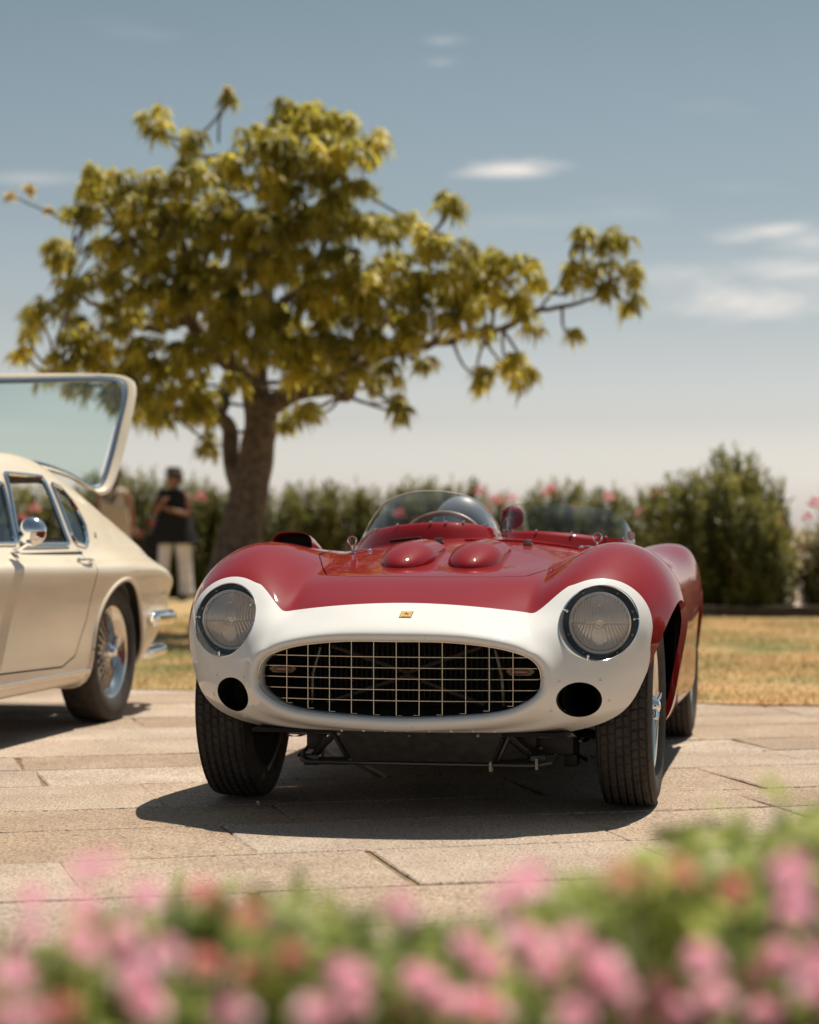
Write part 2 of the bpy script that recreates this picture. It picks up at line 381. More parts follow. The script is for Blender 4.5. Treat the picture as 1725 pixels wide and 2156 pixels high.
M['darkleather'] = mat('dark_leather', (.02, .018, .016), .5)
M['tube'] = mat('black_tube', (.02, .02, .02), .35, 0, .4)
M['brown'] = mat('brown_tube', (.06, .04, .03), .5)
M['silver'] = mat('silver_stripe', (.34, .35, .36), .3, .6)
M['sticker'] = mat('white_sticker', (.7, .7, .68), .5)

# ---------------------------------------------------------------- wheels
def tyre(name, R=.325, w=.089, tw=.073, nt=936, m=None, tread=True, parent=None, rim=.215):
    side = [(-w * .80, rim), (-w * .93, rim + .015), (-w * 1.02, rim + (R - rim) * .45), (-w * .98, rim + (R - rim) * .72), (-w * .91, R - .016), (-tw * 1.07, R - .006)]
    xs = np.linspace(-tw, tw, 61 if tread else 9)
    prof = [(a, r, 0) for a, r in side] + [(x, R - .004 * (abs(x) / tw) ** 2.5, 1) for x in xs] + [(-a, r, 0) for a, r in side[::-1]]
    X = np.array([p[0] for p in prof]); Rr = np.array([p[1] for p in prof]); TR = np.array([p[2] for p in prof])
    n = nt if tread else 72
    th = np.arange(n) * 2 * PI / n
    RR = np.repeat(Rr[None, :], n, 0); XX = np.repeat(X[None, :], n, 0); TT = np.repeat(th[:, None], len(X), 1)
    if tread:
        s = TT * 62 / (2 * PI); rib = np.floor((XX + .0735) / .0245).astype(int)
        g = (np.abs(((XX + .0735) % .0245) - .01225) >.0088)                  # circumferential grooves
        u = ((XX + .0735) % .0245) / .0245
        sh = rib * .37 + np.where(rib % 2 == 0, .22 * u, -.22 * u) + .05 * np.sin(TT * 7)
        fr = (s + sh) % 1.0
        cut = (fr < .24) & (np.abs(XX) < .075)
        sipe = (((s * 1 + sh + .5) % 1.0) < .06) & (np.abs(u - .5) < .25)
        dep = np.where(g, .009, 0) ; dep = np.maximum(dep, np.where(cut, .007, 0)); dep = np.maximum(dep, np.where(sipe, .002, 0))
        RR = RR - dep * TR[None, :]
        sh2 = ((s + .2) % 1.0 < .14)                                             # shoulder notches
        for k in (5, len(X) - 6): RR[:, k] -= np.where(sh2[:, k], .005, 0)
        for k in (4, len(X) - 5): RR[:, k] -= np.where(sh2[:, k], .004, 0)
    V = np.stack([XX, RR * np.cos(TT), RR * np.sin(TT)], 2).reshape(-1, 3); c = len(X)
    idx = np.arange(n * c).reshape(n, c); a = idx[:, :-1]; b = idx[:, 1:]; a2 = np.roll(idx, -1, 0)[:, :-1]; b2 = np.roll(idx, -1, 0)[:, 1:]
    Q = np.stack([a.ravel(), b.ravel(), b2.ravel(), a2.ravel()], 1)
    return mesh(name, V, Q, m, parent, smooth=not tread)
def make_wheel(parent, loc, out=1, R=.325, tread=True, rimmat='steel', spokemat='steel', share=None):
    """spoked wheel, local x = outward; a part of the car with tyre, rim, spokes, hub as sub-parts"""
    k = ('w', tread, rimmat, R)
    rz = 0 if out > 0 else PI
    if share and k in share:
        src = share[k]; w = src.copy(); COL.objects.link(w); w.parent = parent; w.location = loc; w.rotation_euler = (loc[1] * 3, 0, 0) if out > 0 else (.4, 0, rz)
        for ch in list(src.children):
            c = ch.copy(); COL.objects.link(c); c.parent = w
        return w
    rr = .212
    mb = MB(); mb.lathe([(-.066, rr - .012), (-.07, rr + .010), (-.066, rr + .012), (-.058, rr - .004), (-.03, rr - .028), (.02, rr - .030), (.045, rr - .014), (.058, rr - .006), (.066, rr + .012), (.071, rr + .012), (.071, rr + .002), (.060, rr - .016), (.03, rr - .04), (-.03, rr - .04), (-.066, rr - .012)], 72, 'X')
    w = mb.build('wheel', M[rimmat], parent); w.location = loc; w.rotation_euler = (loc[1] * 3, 0, rz)
    tyre('tyre', R=R, m=M['rubber'], tread=tread, parent=w)
    sp = MB()
    for i in range(36):
        for (hx, rx, dth) in ((.050, .030, .35), (-.02, .0, -.35)):
            th = 2 * PI * (i + (.5 if hx < 0 else 0)) / 36; t2 = th + dth * (1 if i % 2 else -1)
            sp.tube([(hx, .042 * math.cos(t2), .042 * math.sin(t2)), (rx, (rr - .03) * math.cos(th), (rr - .03) * math.sin(th))], .0021, 5, cap=False)
    sp.build('spokes', M[spokemat], w, fix=False); 
    MB().lathe([(-.06, .02), (-.06, .045), (.0, .048), (.045, .046), (.055, .042), (.060, .030), (.060, 0.001)], 28, 'X').build('hub', M[spokemat], w)
    kb = MB(); kb.lathe([(.058, .036), (.070, .034), (.078, .026), (.090, .020), (.094, .010), (.095, .001)], 20, 'X')
    for s_ in (0, PI):
        c, sn = math.cos(s_ + .5), math.sin(s_ + .5)
        kb.tube([(.072, .02 * c, .02 * sn), (.082, .045 * c, .045 * sn), (.086, .075 * c, .075 * sn)], [.013, .012, .008], 8, flat=.5)
    kb.build('knock_off_nut', M['chrome'], w)
    MB().lathe([(-.055, .04), (-.060, .15), (-.0725, .224), (-.050, .19), (-.03, .04)], 40, 'X').build('brake_drum_and_shade_cover', M['liner'], w)  # drum spread into an added black cover, standing for shade inside the rim
    if share is not None: share[k] = w
    return w

# ---------------------------------------------------------------- the red and white racing car
RC = thing('racing_car', 'red open racing car with white nose, egg-crate grille and two headlights, parked on the slabs', 'sports car', (.085, 7.13, 0), -math.radians(11.3))
RA = math.radians(11.3)
def rc(px, py, yc):
    """point of the car on its plane y = yc, measured along a sight line of the photograph"""
    tx, tz = (px - 862.5) / F, (1111 - py) / F; s, c = math.sin(RA), math.cos(RA)
    d = (yc + .085 * s + 7.13 * c) / (tx * s + c); X = tx * d
    return Vector(((X - .085) * c - (d - 7.13) * s, yc, H + tz * d))
ring = [(0,.560),(.15,.559),(.27,.548),(.35,.532),(.402,.512),(.429,.484),(.436,.450),(.431,.417),(.400,.387),(.335,.358),(.235,.343),(.12,.336),(0,.333)]
ring = [(x * 1.018, .447 + (z - .447) * 1.035) for x, z in ring]
def rg(y0, k, dx, dz, cy=.10):
    o = []
    for x, z in ring:
        l = math.hypot(x / .436, (z - .447) / .113) or 1
        o.append((x * k + dx * (x / .436) / l, y0 + .30 * x * x, .447 + (z - .447) * k + dz * ((z - .447) / .113) / l))
    return o
R = [
    rg(-.600, .985, 0, 0),
    rg(-.665, .992, 0, 0),
    rg(-.682, 1.0, .006, .007),
    rg(-.684, 1.0, .016, .018),
    rg(-.672, 1.0, .030, .033),
    [(0, -.60, .632), (.17, -.592, .629), (.29, -.570, .619), (.37, -.562, .604), (.435, -.566, .585), (.487, -.566, .550), (.513, -.567, .495), (.518, -.568, .440), (.503, -.568, .385), (.445, -.570, .332), (.32, -.58, .298), (.16, -.61, .290), (0, -.62, .288)],
    [(0, -.50, .670), (.17, -.497, .669), (.29, -.480, .661), (.375, -.462, .645), (.452, -.480, .648), (.545, -.482, .628), (.600, -.487, .560), (.613, -.495, .490), (.598, -.503, .408), (.535, -.512, .335), (.39, -.535, .290), (.2, -.56, .280), (0, -.57, .279)],
    [(0, -.38, .707), (.17, -.38, .707), (.285, -.372, .701), (.380, -.362, .690), (.462, -.385, .715), (.578, -.370, .730), (.678, -.380, .668), (.715, -.392, .560), (.695, -.405, .440), (.630, -.42, .342), (.46, -.45, .284), (.23, -.47, .272), (0, -.48, .270)],
    [(0, -.26, .739), (.17, -.26, .739), (.284, -.255, .735), (.384, -.245, .730), (.466, -.26, .765), (.586, -.245, .793), (.708, -.25, .738), (.775, -.255, .600), (.760, -.27, .445), (.700, -.29, .325), (.52, -.31, .262), (.26, -.33, .25), (0, -.34, .25)],
    [(0, -.12, .762), (.17, -.12, .762), (.284, -.12, .759), (.388, -.115, .757), (.472, -.12, .802), (.592, -.11, .833), (.722, -.115, .783), (.808, -.12, .630), (.795, -.13, .455), (.740, -.14, .305), (.55, -.15, .235), (.28, -.16, .225), (0, -.17, .225)],
]
def rowy(y, z0, zc1, zc2, cr, x3=.39, z3=None, crx=.6, shx=.725, shz=None, wx=.82, wz=.63, lx=.80, lz=.45, bx=.745, bz=.25):
    z3 = zc2 if z3 is None else z3; shz = cr - .047 if shz is None else shz
    return [(0, y, z0), (.17, y, zc1), (.285, y, zc2), (x3, y, z3), ((x3 + crx) / 2 - .015, y, (z3 + cr) / 2 + .008), (crx, y, cr), (shx, y, shz), (wx, y, wz), (lx, y, lz), (bx, y, bz), (.55, y, .20), (.28, y, .20), (0, y, .20)]
R += [
    rowy(.04, .779, .779, .776, .856, .392, .778, .597, .728, .806, .822, .640, .806, .455, .750, .27),
    rowy(.24, .806, .805, .801, .853, .405, .797, .608, .735, .800, .820, .630, .795, .440, .735, .25),
    rowy(.50, .840, .838, .832, .828, .435, .815, .625, .730, .768, .795, .600, .775, .400, .725, .23),
    rowy(.80, .866, .862, .850, .800, .46, .820, .640, .718, .738, .768, .580, .758, .380, .715, .22),
    rowy(1.15, .872, .866, .850, .778, .48, .812, .648, .712, .722, .755, .570, .748, .380, .710, .22),
    rowy(1.55, .862, .856, .842, .775, .48, .808, .645, .710, .722, .752, .570, .745, .380, .710, .22),
    rowy(1.95, .850, .845, .832, .800, .46, .800, .635, .706, .748, .742, .590, .735, .400, .710, .22),
    rowy(2.30, .820, .815, .805, .836, .43, .790, .605, .700, .790, .738, .600, .730, .420, .715, .24),
    rowy(2.60, .775, .770, .762, .815, .40, .758, .580, .680, .768, .728, .590, .718, .430, .705, .27),
    rowy(2.90, .710, .706, .700, .745, .36, .700, .52, .635, .700, .700, .570, .690, .440, .650, .33),
    rowy(3.10, .640, .637, .632, .655, .30, .640, .42, .54, .630, .61, .540, .60, .450, .55, .38),
    [(x * .45, 3.20, .52 + (z - .52) * .35) for x, _, z in rowy(3.1, .640, .637, .632, .655, .30, .640, .42, .54, .630, .61, .540, .60, .450, .55, .38)],
]
# tighten the valley between bonnet and wing into a soft crease
R3 = []
for ri, row in enumerate(R):
    row = [tuple(q) for q in row]; c2, c3, c4 = (Vector(row[i]) for i in (2, 3, 4))
    k = min(1, max(0, (ri - 4) / 3)) * (1 if ri < 17 else .5)
    n2 = c2.lerp(c3, .45 * k); n3 = c3.lerp(c4, .5 - .22 * k)
    n3.z -= .002 * k
    R3.append(row[:2] + [tuple(n2), row[3], tuple(n3)] + row[4:])
R = R3
V_, N_, T_ = net_surface(R, 460, 262)
# normals must point outward (away from the car's middle line)
cen = np.array([0, 0, .5]); chk = ((V_ - np.array([[0, 0, .5]])) * np.array([[1, 0, 1]]) * N_).sum(1)
if np.median(chk) < 0: N_ = -N_
fa = np.cross(V_[T_[:, 1]] - V_[T_[:, 0]], V_[T_[:, 2]] - V_[T_[:, 0]])
if ((fa * N_[T_[:, 0]]).sum(1) > 0).mean() < .5: T_ = T_[:, ::-1]
red = Surf(V_, N_, T_)
def arch(y0, zc, a, b, xin):
    def g(P):
        dy = np.abs(P[:, 1] - y0); e = (np.sqrt((dy / a) ** 2 + ((P[:, 2] - zc) / b) ** 2) - 1) * min(a, b)
        e = np.where(P[:, 2] > zc, e, dy - a); return np.maximum(e, xin - P[:, 0])
    return g
flanges = []
red, _ = red.split(arch(.015, .325, .385, .345, .50)); c1_ = red.cut; flanges.append((red, c1_, .02, None, 0))
f1 = red.flange(c1_, .022, (-1, 0, 0))
red, _ = red.split(arch(2.40, .32, .375, .335, .50)); f2 = red.flange(red.cut, .02, (-1, 0, 0))
red, _ = red.split(lambda P: np.maximum(P[:, 2] - .222, -.45 - P[:, 1]))
HL = (.597, .614)
red, cover = red.split(lambda P: np.maximum(np.sqrt(((P[:, 0] - HL[0]) / .1165) ** 2 + ((P[:, 2] - HL[1]) / .1145) ** 2) - 1, (P[:, 1] + .2) * 3) * .11)
hl_rim = [red.A[list(e), :3] for e in red.edge_loop_edges(red.cut)]
f3 = red.flange(red.cut, .055, (0, 1, 0))
red, _ = red.split(lambda P: np.maximum(np.hypot((P[:, 0] - .546) / .064, (P[:, 2] - .383) / .055) - 1, (P[:, 1] + .3) * 3) * .05)
f4 = red.flange(red.cut, .05, (0, 1, 0))
cock = [(-.50, 1.02), (.50, 1.02), (.545, 1.3), (.545, 1.75), (.46, 1.93), (-.46, 1.93), (-.545, 1.75), (-.545, 1.3)]
red, _ = red.split(lambda P: np.maximum(sdf_poly(P[:, :2], cock), .6 - P[:, 2]))
f5 = red.flange(red.cut, .02)
bon = [(-.295, -.135), (-.22, -.165), (0, -.172), (.22, -.165), (.295, -.135), (.40, .20), (.44, .565), (0, .645), (-.44, .565), (-.40, .20)]
bg_ = lambda P: np.maximum(sdf_poly(P[:, :2], bon, .045), (.62 - P[:, 2]))
red, inner = red.split(lambda P: bg_(P) - .0022)
gap, bonnet = inner.split(lambda P: bg_(P) + .0022)
# paint line: white nose and lamp surrounds, red behind
def whitef(P):
    x, y, z = np.abs(P[:, 0]), P[:, 1], P[:, 2]
    zc = .673 - .20 * x * x                                     # top edge over the nose
    a = z - zc
    cir = np.hypot((x - .592) / 1.05, z - .598) - .1505          # ring round the lamp
    low = np.maximum(z - .60, y + .335 - .12 * (z - .5))        # everything below, as far back as just behind the lamp
    low = np.maximum(low, x - .745)
    def smin(p_, q_, k):
        h = np.clip(.5 + .5 * (q_ - p_) / k, 0, 1); return q_ * (1 - h) + p_ * h - k * h * (1 - h)
    fil = sdf_poly(np.stack([x, z], 1), [(.385, .632), (.498, .716), (.56, .70), (.60, .60), (.60, .55), (.40, .55)])
    m = smin(np.minimum(np.where(x < .46, a, a + (x - .46) * 1.2), low), smin(cir, fil, .030), .010)
    return np.maximum(m, y + .20)
redp, white = red.split(whitef)
body = surf_obj('body', [(redp, 0), (white, 1)], [M['red'], M['white']], RC)
surf_obj('bonnet', [(bonnet, 0)], [M['red']], RC)
gp = surf_obj('bonnet_gap', [(gap, 0)], [M['black']], RC, off=-.006)
def mir_flange(name, fl, m, par=RC):
    V, Fc = fl; V2 = V * np.array([-1, 1, 1])
    mesh(name, V, [tuple(f) for f in Fc], m, par, smooth=True); mesh(name, V2, [tuple(f[::-1]) for f in Fc], m, par, smooth=True)
mir_flange('wheel_arch_lip', f1, M['red']); mir_flange('wheel_arch_lip', f2, M['red'])
mir_flange('duct_lip', f4, M['liner']); mir_flange('cockpit_edge', f5, M['red'])
def zbody(x, y):
    """height of the bodywork's top at (x, y)"""
    P = V_; k = (P[:, 0] - abs(x)) ** 2 + (P[:, 1] - y) ** 2 + np.where(N_[:, 2] > .1, 0, 9)
    return float(P[np.argmin(k), 2])
# inner wheel houses and dark interior
for s_ in (-1, 1):
    for y0, xo in ((.015, .80), (2.40, .735)):
        pr = [(y0 + .40 * math.cos(t), .33 + .37 * math.sin(t)) for t in np.linspace(0, PI, 17)]
        pr = [(y0 + .40, .21)] + pr + [(y0 - .40, .26 if y0 < 1 else .21)]
        n = len(pr)
        def wx_(p):
            k = (np.abs(V_[:, 1] - p[0]) < .02) & (np.abs(V_[:, 2] - p[1]) < .03); return min(float(V_[k, 0].max()) - .035, xo) if k.any() else .42
        V = [(s_ * x, p[0], p[1]) for x in (.40,) for p in pr] + [(s_ * max(.41, wx_(p)), p[0], p[1]) for p in pr]
        lin = MB(); lin.add(V, [(i, i + 1, n + i + 1, n + i) for i in range(n - 1)] + [tuple(range(n))])

fl = MB(); fl.box((0, 1.2, .235), (1.36, 1.5, .03)); fl.box((0, 2.4, .24), (.78, 1.1, .03)); fl.box((0, .0, .268), (1.0, .95, .012)); fl.box((0, .2, .42), (.5, .55, .36)); fl.box((0, .98, .50), (1.3, .02, .55)); fl.box((0, 1.98, .50), (1.3, .02, .5))  # undertray and wide floor added to keep sun out of the shadow below
fl.build('floor_and_engine', M['liner'], RC, smooth=False)
# ---- grille
gx0, gz0 = 0.0, .447
def mouth_z(x, s_):
    xs = [p[0] for p in ring]; 
    top = ring[:7]; bot = ring[6:][::-1]; arr = top if s_ > 0 else bot
    return float(np.interp(abs(x), [p[0] for p in arr], [p[1] for p in arr]))
def gy(x): return -.640 + .30 * x * x
for k in range(-5, 6):
    x = k * .0706; zt, zb = mouth_z(x, 1) - .001, mouth_z(x, -1) + .006
    y = gy(x); mb = MB(); w = .0017
    mb.box((x, y + .012, (zt + zb) / 2), (w * 1.3, .024, zt - zb)); mb.box((x + (.009 if k < 1 else -.009), y + .012, zb), (.018, .024, .0014))
    mb.build('grille_bar', M['steel'], RC, smooth=False)
for k in range(-2, 3):
    z = gz0 + k * .0332
    lo, hi = 0, .436
    for _ in range(30):
        mid = (lo + hi) / 2
        if mouth_z(mid, 1) - .002 > z > mouth_z(mid, -1) + .002: lo = mid
        else: hi = mid
    xs = np.linspace(-lo * .985, lo * .985, 25); mb = MB(); V = []; 
    for x in xs:
        for dy, dz in ((-.0015, -.0010), (-.0015, .0010), (.022, .0010), (.022, -.0010)): V.append((x, gy(x) + dy, z + dz))
    mb.add(V, [(4 * i + a, 4 * i + (a + 1) % 4, 4 * i + 4 + (a + 1) % 4, 4 * i + 4 + a) for i in range(24) for a in range(4)])
    mb.build('grille_bar', M['steel'], RC, smooth=False)
# mouth tunnel, radiator, braces and the little side lamps behind the grille
tn = MB(); 
for yy, sc in ((-.61, .985), (-.30, .93)): tn.V += [(x * sc, yy + (.3 * x * x if yy < -.5 else 0), .447 + (z - .447) * sc) for x, z in ring + [(-a, b) for a, b in ring[-2:0:-1]]]
nr = len(tn.V) // 2
tn.F = [(i, (i + 1) % nr, nr + (i + 1) % nr, nr + i) for i in range(nr)] + [tuple(range(nr, 2 * nr))]
tn.build('air_intake', M['liner'], RC)
mb = MB()
for i in range(40): mb.box((-.33 + i * .017, -.325, .447), (.002, .01, .17))
mb.build('radiator', M['plate'], RC, smooth=False)
mb = MB(); mb.tube([(-.24, -.50, .54), (0, -.46, .455), (.24, -.50, .54)], .007, 8); mb.tube([(-.25, -.50, .36), (0, -.46, .445), (.25, -.50, .36)], .007, 8)
mb.build('cross_brace', M['brown'], RC)
for x in (-.30, .30):
    MB().tube([(x * 1.02, -.47, .35), (x, -.48, .45), (x * .93, -.47, .53)], .006, 8).build('cooling_pipe', M['dullsteel'], RC)
for s_ in (-1, 1):
    g = MB(); o = [(-.044, 0), (-.030, .012), (.030, .012), (.044, 0), (.030, -.012), (-.030, -.012)]
    y0 = -.580; g.loft([[(s_ * .372 + a, y, .470 + b) for a, b in o] for y in (y0, y0 + .012)])
    l = g.build('side_lamp', M['dimbrass'], RC, smooth=False)
    MB().ell((s_ * .372, y0 - .002, .470), (.028, .012, .009)).build('lamp_lens', M['amber'], l)
# steel bead round the mouth
MB().tube([(x * .992, -.672 + .3 * x * x, .447 + (z - .447) * .992) for x, z in catmull([(x, z, 0) for x, z in ring], 4) and [(v[0], v[1]) for v in catmull([(x, z, 0) for x, z in ring + [(-a, b) for a, b in ring[-2:0:-1]]], 4, True)]], .0022, 6, closed=True).build('grille_surround', M['steel'], RC)
# ---- headlights
def headlight(s_):
    cx, yl = s_ * .593, -.374
    m = MB(); m.lathe([(yl + .002, .085), (yl, .092), (yl, .1165), (yl + .01, .118)], 64, 'Y', (cx, 0, .611))
    h = m.build('headlight', M['lampring'], RC)
    # bucket wall
    V, Fc = f3; V = V.copy(); n2 = len(V) // 2
    # walls reach back to the ring plate
    V[n2:, 1] = yl + .006; V[n2:, 0] = .593 + (V[:n2, 0] - .597) * 1.0; V[n2:, 2] = .611 + (V[:n2, 2] - .614) * 1.0
    if s_ < 0: V[:, 0] *= -1
    mesh('lamp_bucket', V, [tuple(f) for f in Fc], M['white'], h, smooth=True)
    for a in (20, 60, 120, 160, 200, 240, 300, 340):
        rb = MB(); th = math.radians(a); rb.ell((cx + .1065 * math.cos(th), yl - .001, .611 + .1065 * math.sin(th)), (.0045, .002, .0045), 10, 6); rb.build('lamp_screw', M['dullsteel'], h)
    MB().lathe([(yl - .004, .096), (yl - .010, .097), (yl - .012, .093), (yl - .006, .088)], 64, 'Y', (cx, 0, .611)).build('lamp_rim', M['reflector'], h)
    # fluted lens
    nn = 150; gx = np.linspace(-.0925, .0925, nn); XX, ZZ = np.meshgrid(gx, gx); rr_ = np.hypot(XX, ZZ)
    dome = .028 * (1 - np.minimum(rr_ / .0925, 1) ** 2)
    up = np.abs(np.sin(PI * XX / .0092)); lo = np.abs(np.sin(PI * XX / (.0092 * (1 + .9 * (-ZZ) / .09)) ))
    fl_ = np.where(ZZ > .002, up, lo); fl_ = np.where(np.abs(ZZ) < .002, 0, fl_); fl_ = np.where((np.abs(XX) < .0052) & (ZZ > 0), .1, fl_)
    oval = np.hypot(XX / .022, (ZZ + .040) / .028); fl_ = np.where(oval < 1, .45 * np.abs(np.sin(PI * XX / .0034)) + .3 * np.abs(np.sin(PI * ZZ / .0034)), fl_); fl_ = np.where(np.abs(oval - 1) < .07, 1, fl_)
    fl_ = np.where(rr_ < .016, .6 * (np.abs(rr_ - .011) < .0035), fl_); fl_ = np.where((np.abs(XX) < .012 - .008 * np.abs(ZZ - .070) / .018) & (np.abs(ZZ - .070) < .014), 1.0, fl_)
    P = np.stack([cx + XX, yl - .008 - dome - .0042 * fl_ * (rr_ < .0895), .611 + ZZ], 2).reshape(-1, 3)
    ii = np.arange(nn * nn).reshape(nn, nn); Q = np.stack([ii[:-1, :-1].ravel(), ii[:-1, 1:].ravel(), ii[1:, 1:].ravel(), ii[1:, :-1].ravel()], 1)
    Q = Q[(rr_.ravel()[Q] < .0925).all(1)]; mesh('lamp_lens', P, Q, M['lens'], h, smooth=True)
    MB().lathe([(yl + .07 - .07 * (r / .09) ** 2, r) for r in (.001, .02, .04, .06, .075, .09)] , 48, 'Y', (cx, 0, .611)).build('reflector', M['reflector'], h)
    b = MB(); b.ell((cx, yl + .02, .611), (.014, .022, .014)); b.tube([(cx, yl + .05, .611), (cx, yl + .0, .611)], .010, 12); b.build('bulb', M['chrome'], h)
    w = MB(); w.add([(cx - .011, yl - .0385, .611 + .088), (cx + .011, yl - .0385, .611 + .088), (cx + .010, yl - .040, .611 + .072), (cx, yl - .041, .611 + .062), (cx - .010, yl - .040, .611 + .072)], [(0, 1, 2, 3, 4)])
    # clear cover, its chrome edge and three clips
    surf_obj('lamp_cover', [(cover, 0)], [M['glass']], h, sides=(False if s_ > 0 else -1), off=-.002)
    ed = np.array([p for e in hl_rim for p in e]); ang = np.arctan2(ed[:, 2] - .614, ed[:, 0] - .597); o = np.argsort(ang); E = ed[o]
    an = ang[o]; pts = []
    for a in np.linspace(-PI, PI, 72, endpoint=False):
        j = int(np.argmin(np.abs((an - a + PI) % (2 * PI) - PI))); pts.append(Vector((s_ * E[j, 0], E[j, 1] - .001, E[j, 2])))
    if s_ < 0: pts = pts[::-1]
    MB().tube(pts, .0019, 6, closed=True).build('cover_edge', M['chrome'], h)
    for a in ((158, 5, -103) if s_ > 0 else (22 + 6, 176, -90)):
        a = math.radians(a); ax = a if s_ > 0 else PI - a
        j = int(np.argmin(np.abs((an - (ax if ax <= PI else ax - 2 * PI) + PI) % (2 * PI) - PI))); p = Vector((s_ * E[j, 0], E[j, 1], E[j, 2]))
        inn = Vector((s_ * .597 - p.x, 0, .614 - p.z)).normalized()
        c = MB(); q = p + Vector((0, -.004, 0)); r_ = q + inn * .014 + Vector((0, -.001, 0))
        c.tube([q - inn * .002, q + inn * .006, r_], [.0055, .006, .0055], 8, flat=.4); c.ell(r_ + Vector((0, -.003, 0)), (.0045, .004, .0045), 10, 6)
        c.build('cover_clip', M['chrome'], h)
headlight(1); headlight(-1)
# ---- duct interiors and screws
for s_ in (-1, 1):
    MB().lathe([(-.46, .062), (-.30, .060), (-.05, .05), (-.05, .001)], 32, 'Y', (s_ * .546, 0, .383)).build('brake_duct', M['liner'], RC)
def front_y(x, z):
    k = (V_[:, 0] - abs(x)) ** 2 + (V_[:, 2] - z) ** 2 + np.where(V_[:, 1] < -.1, 0, 9); j = int(np.argmin(k)); return V_[j], N_[j]
for s_ in (-1, 1):
    for dx, dz in ((-.055, .060), (.060, .058), (-.078, -.03), (.085, -.005), (-.02, -.075)):
        p, n_ = front_y(.546 + dx, .383 + dz); Mx = Vector((s_ * n_[0], n_[1], n_[2])).to_track_quat('Z', 'Y').to_matrix()
        c = Vector((s_ * p[0], p[1], p[2])); m = MB(); m.lathe([(0, .0065), (.0012, .0062), (.0016, .005), (.0016, .0001)], 14, 'Z'); m.V = [Mx @ Vector(v) + c for v in m.V]
        o = m.build('screw', M['white'], RC); 
        q = MB(); q.box((0, 0, .0018), (.0095, .0012, .0004)); q.V = [Mx @ Vector(v) + c for v in q.V]; q.build('slot', M['black'], o, smooth=False)
# ---- badge: yellow shield plate with a black rearing horse
bp_, bn = front_y(.0, .641); bc = Vector((rc(853, 1294, -.6).x, bp_[1], bp_[2])); bnv = Vector((0, bn[1], bn[2])).normalized()
bu = Vector((0, -bnv.z, bnv.y)); bu = bu if bu.z > 0 else -bu
def bpt(x, y, h=0): return bc + Vector((1, 0, 0)) * x + bu * y + bnv * h
bw, bh_ = .0165, .021
rct = [(-bw, -bh_), (bw, -bh_), (bw, bh_), (-bw, bh_)]
m = MB(); m.loft([[bpt(x * 1.12, y * 1.1, h) for x, y in rct] for h in (-.002, .0014)]); bd = m.build('badge', M['black'], RC, smooth=False)
m = MB(); m.add([bpt(x, y * .98, .0018) for x, y in rct], [(0, 1, 2, 3)]); m.build('badge_field', M['yellow'], bd, smooth=False)
horse = [(-.2, .95), (.05, .78), (.25, .62), (.32, .45), (.2, .3), (.35, .1), (.6, .0), (.85, .25), (.95, .5), (.8, .55), (.75, .3), (.55, .12), (.5, -.1), (.62, -.35), (.5, -.7), (.38, -.72), (.45, -.4), (.3, -.15), (.1, -.2), (.0, -.45), (-.1, -.85), (-.25, -.85), (-.12, -.45), (-.1, -.1), (-.25, .1), (-.6, .0), (-.85, -.15), (-.8, .05), (-.45, .18), (-.85, .3), (-.8, .42), (-.35, .35), (-.2, .5), (-.5, .62), (-.45, .75)]
m = MB(); m.add([bpt(x * .0125, .001 + y * .0125, .0021) for x, y in horse], [tuple(range(len(horse)))]); m.build('badge_horse', M['black'], bd, smooth=False)
fc = bpy.data.curves.new('badge_letters', 'FONT'); fc.body = 'FERRARI'; fc.size = .0072; fc.align_x = 'CENTER'; fc.extrude = .0001
fo = bpy.data.objects.new('badge_letters', fc); COL.objects.link(fo); fo.parent = bd; fc.materials.append(M['black'])
Mx = Matrix((Vector((1, 0, 0)), bu, bnv)).transposed().to_4x4(); Mx.translation = bpt(0, -.0195, .0021)
bpy.context.view_layer.update(); lm = bpy.data.meshes.new_from_object(fo.evaluated_get(bpy.context.evaluated_depsgraph_get())); bpy.data.objects.remove(fo)
fo = bpy.data.objects.new('badge_letters', lm); COL.objects.link(fo); fo.parent = bd; fo.matrix_local = Mx
st = MB()
for k, (c_, h_) in enumerate(((-.5, 0), (0, 0), (.5, 0))): pass
m = MB(); m.add([bpt(x, y, .0021) for x, y in ((-bw * .95, .0172), (bw * .95, .0172), (bw * .95, .0190), (-bw * .95, .0190))], [(0, 1, 2, 3)]); m.build('badge_stripe', M['sticker'], bd, smooth=False)
# ---- two bonnet bulges
for cx in (-.120, .112):
    rings = []; NT = 44
    for i in range(NT):
        t = (i / (NT - 1)) ** 1.9; y = -.03 + .41 * t
        h = .061 * (1 - (1 - min(t * 1.9, 1)) ** 2) ** .55 * (1 - .30 * max(0, t - .5) / .5); w = .092 * (1 - (1 - min(t * 1.9, 1)) ** 2) ** .5 + .002
        w *= 1 - .10 * max(0, t - .4)
        rings.append([(cx + w * math.cos(PI * k / 24), y, np.interp(y, [-.26, -.12, .04, .24, .5], [.739, .762, .779, .806, .840]) - .004 + (h + .004) * math.sin(PI * k / 24) ** .9) for k in range(25)])
    m = MB(); m.loft(rings, closed=False); m.build('bonnet_bulge', M['red'], RC, angle=80)
    y = .375; MB().add([(cx + .08 * math.cos(PI * k / 16), y, zbody(cx, y) - .003 + .040 * math.sin(PI * k / 16)) for k in range(17)], [tuple(range(17))]).build('bulge_opening', M['liner'], RC, smooth=False)
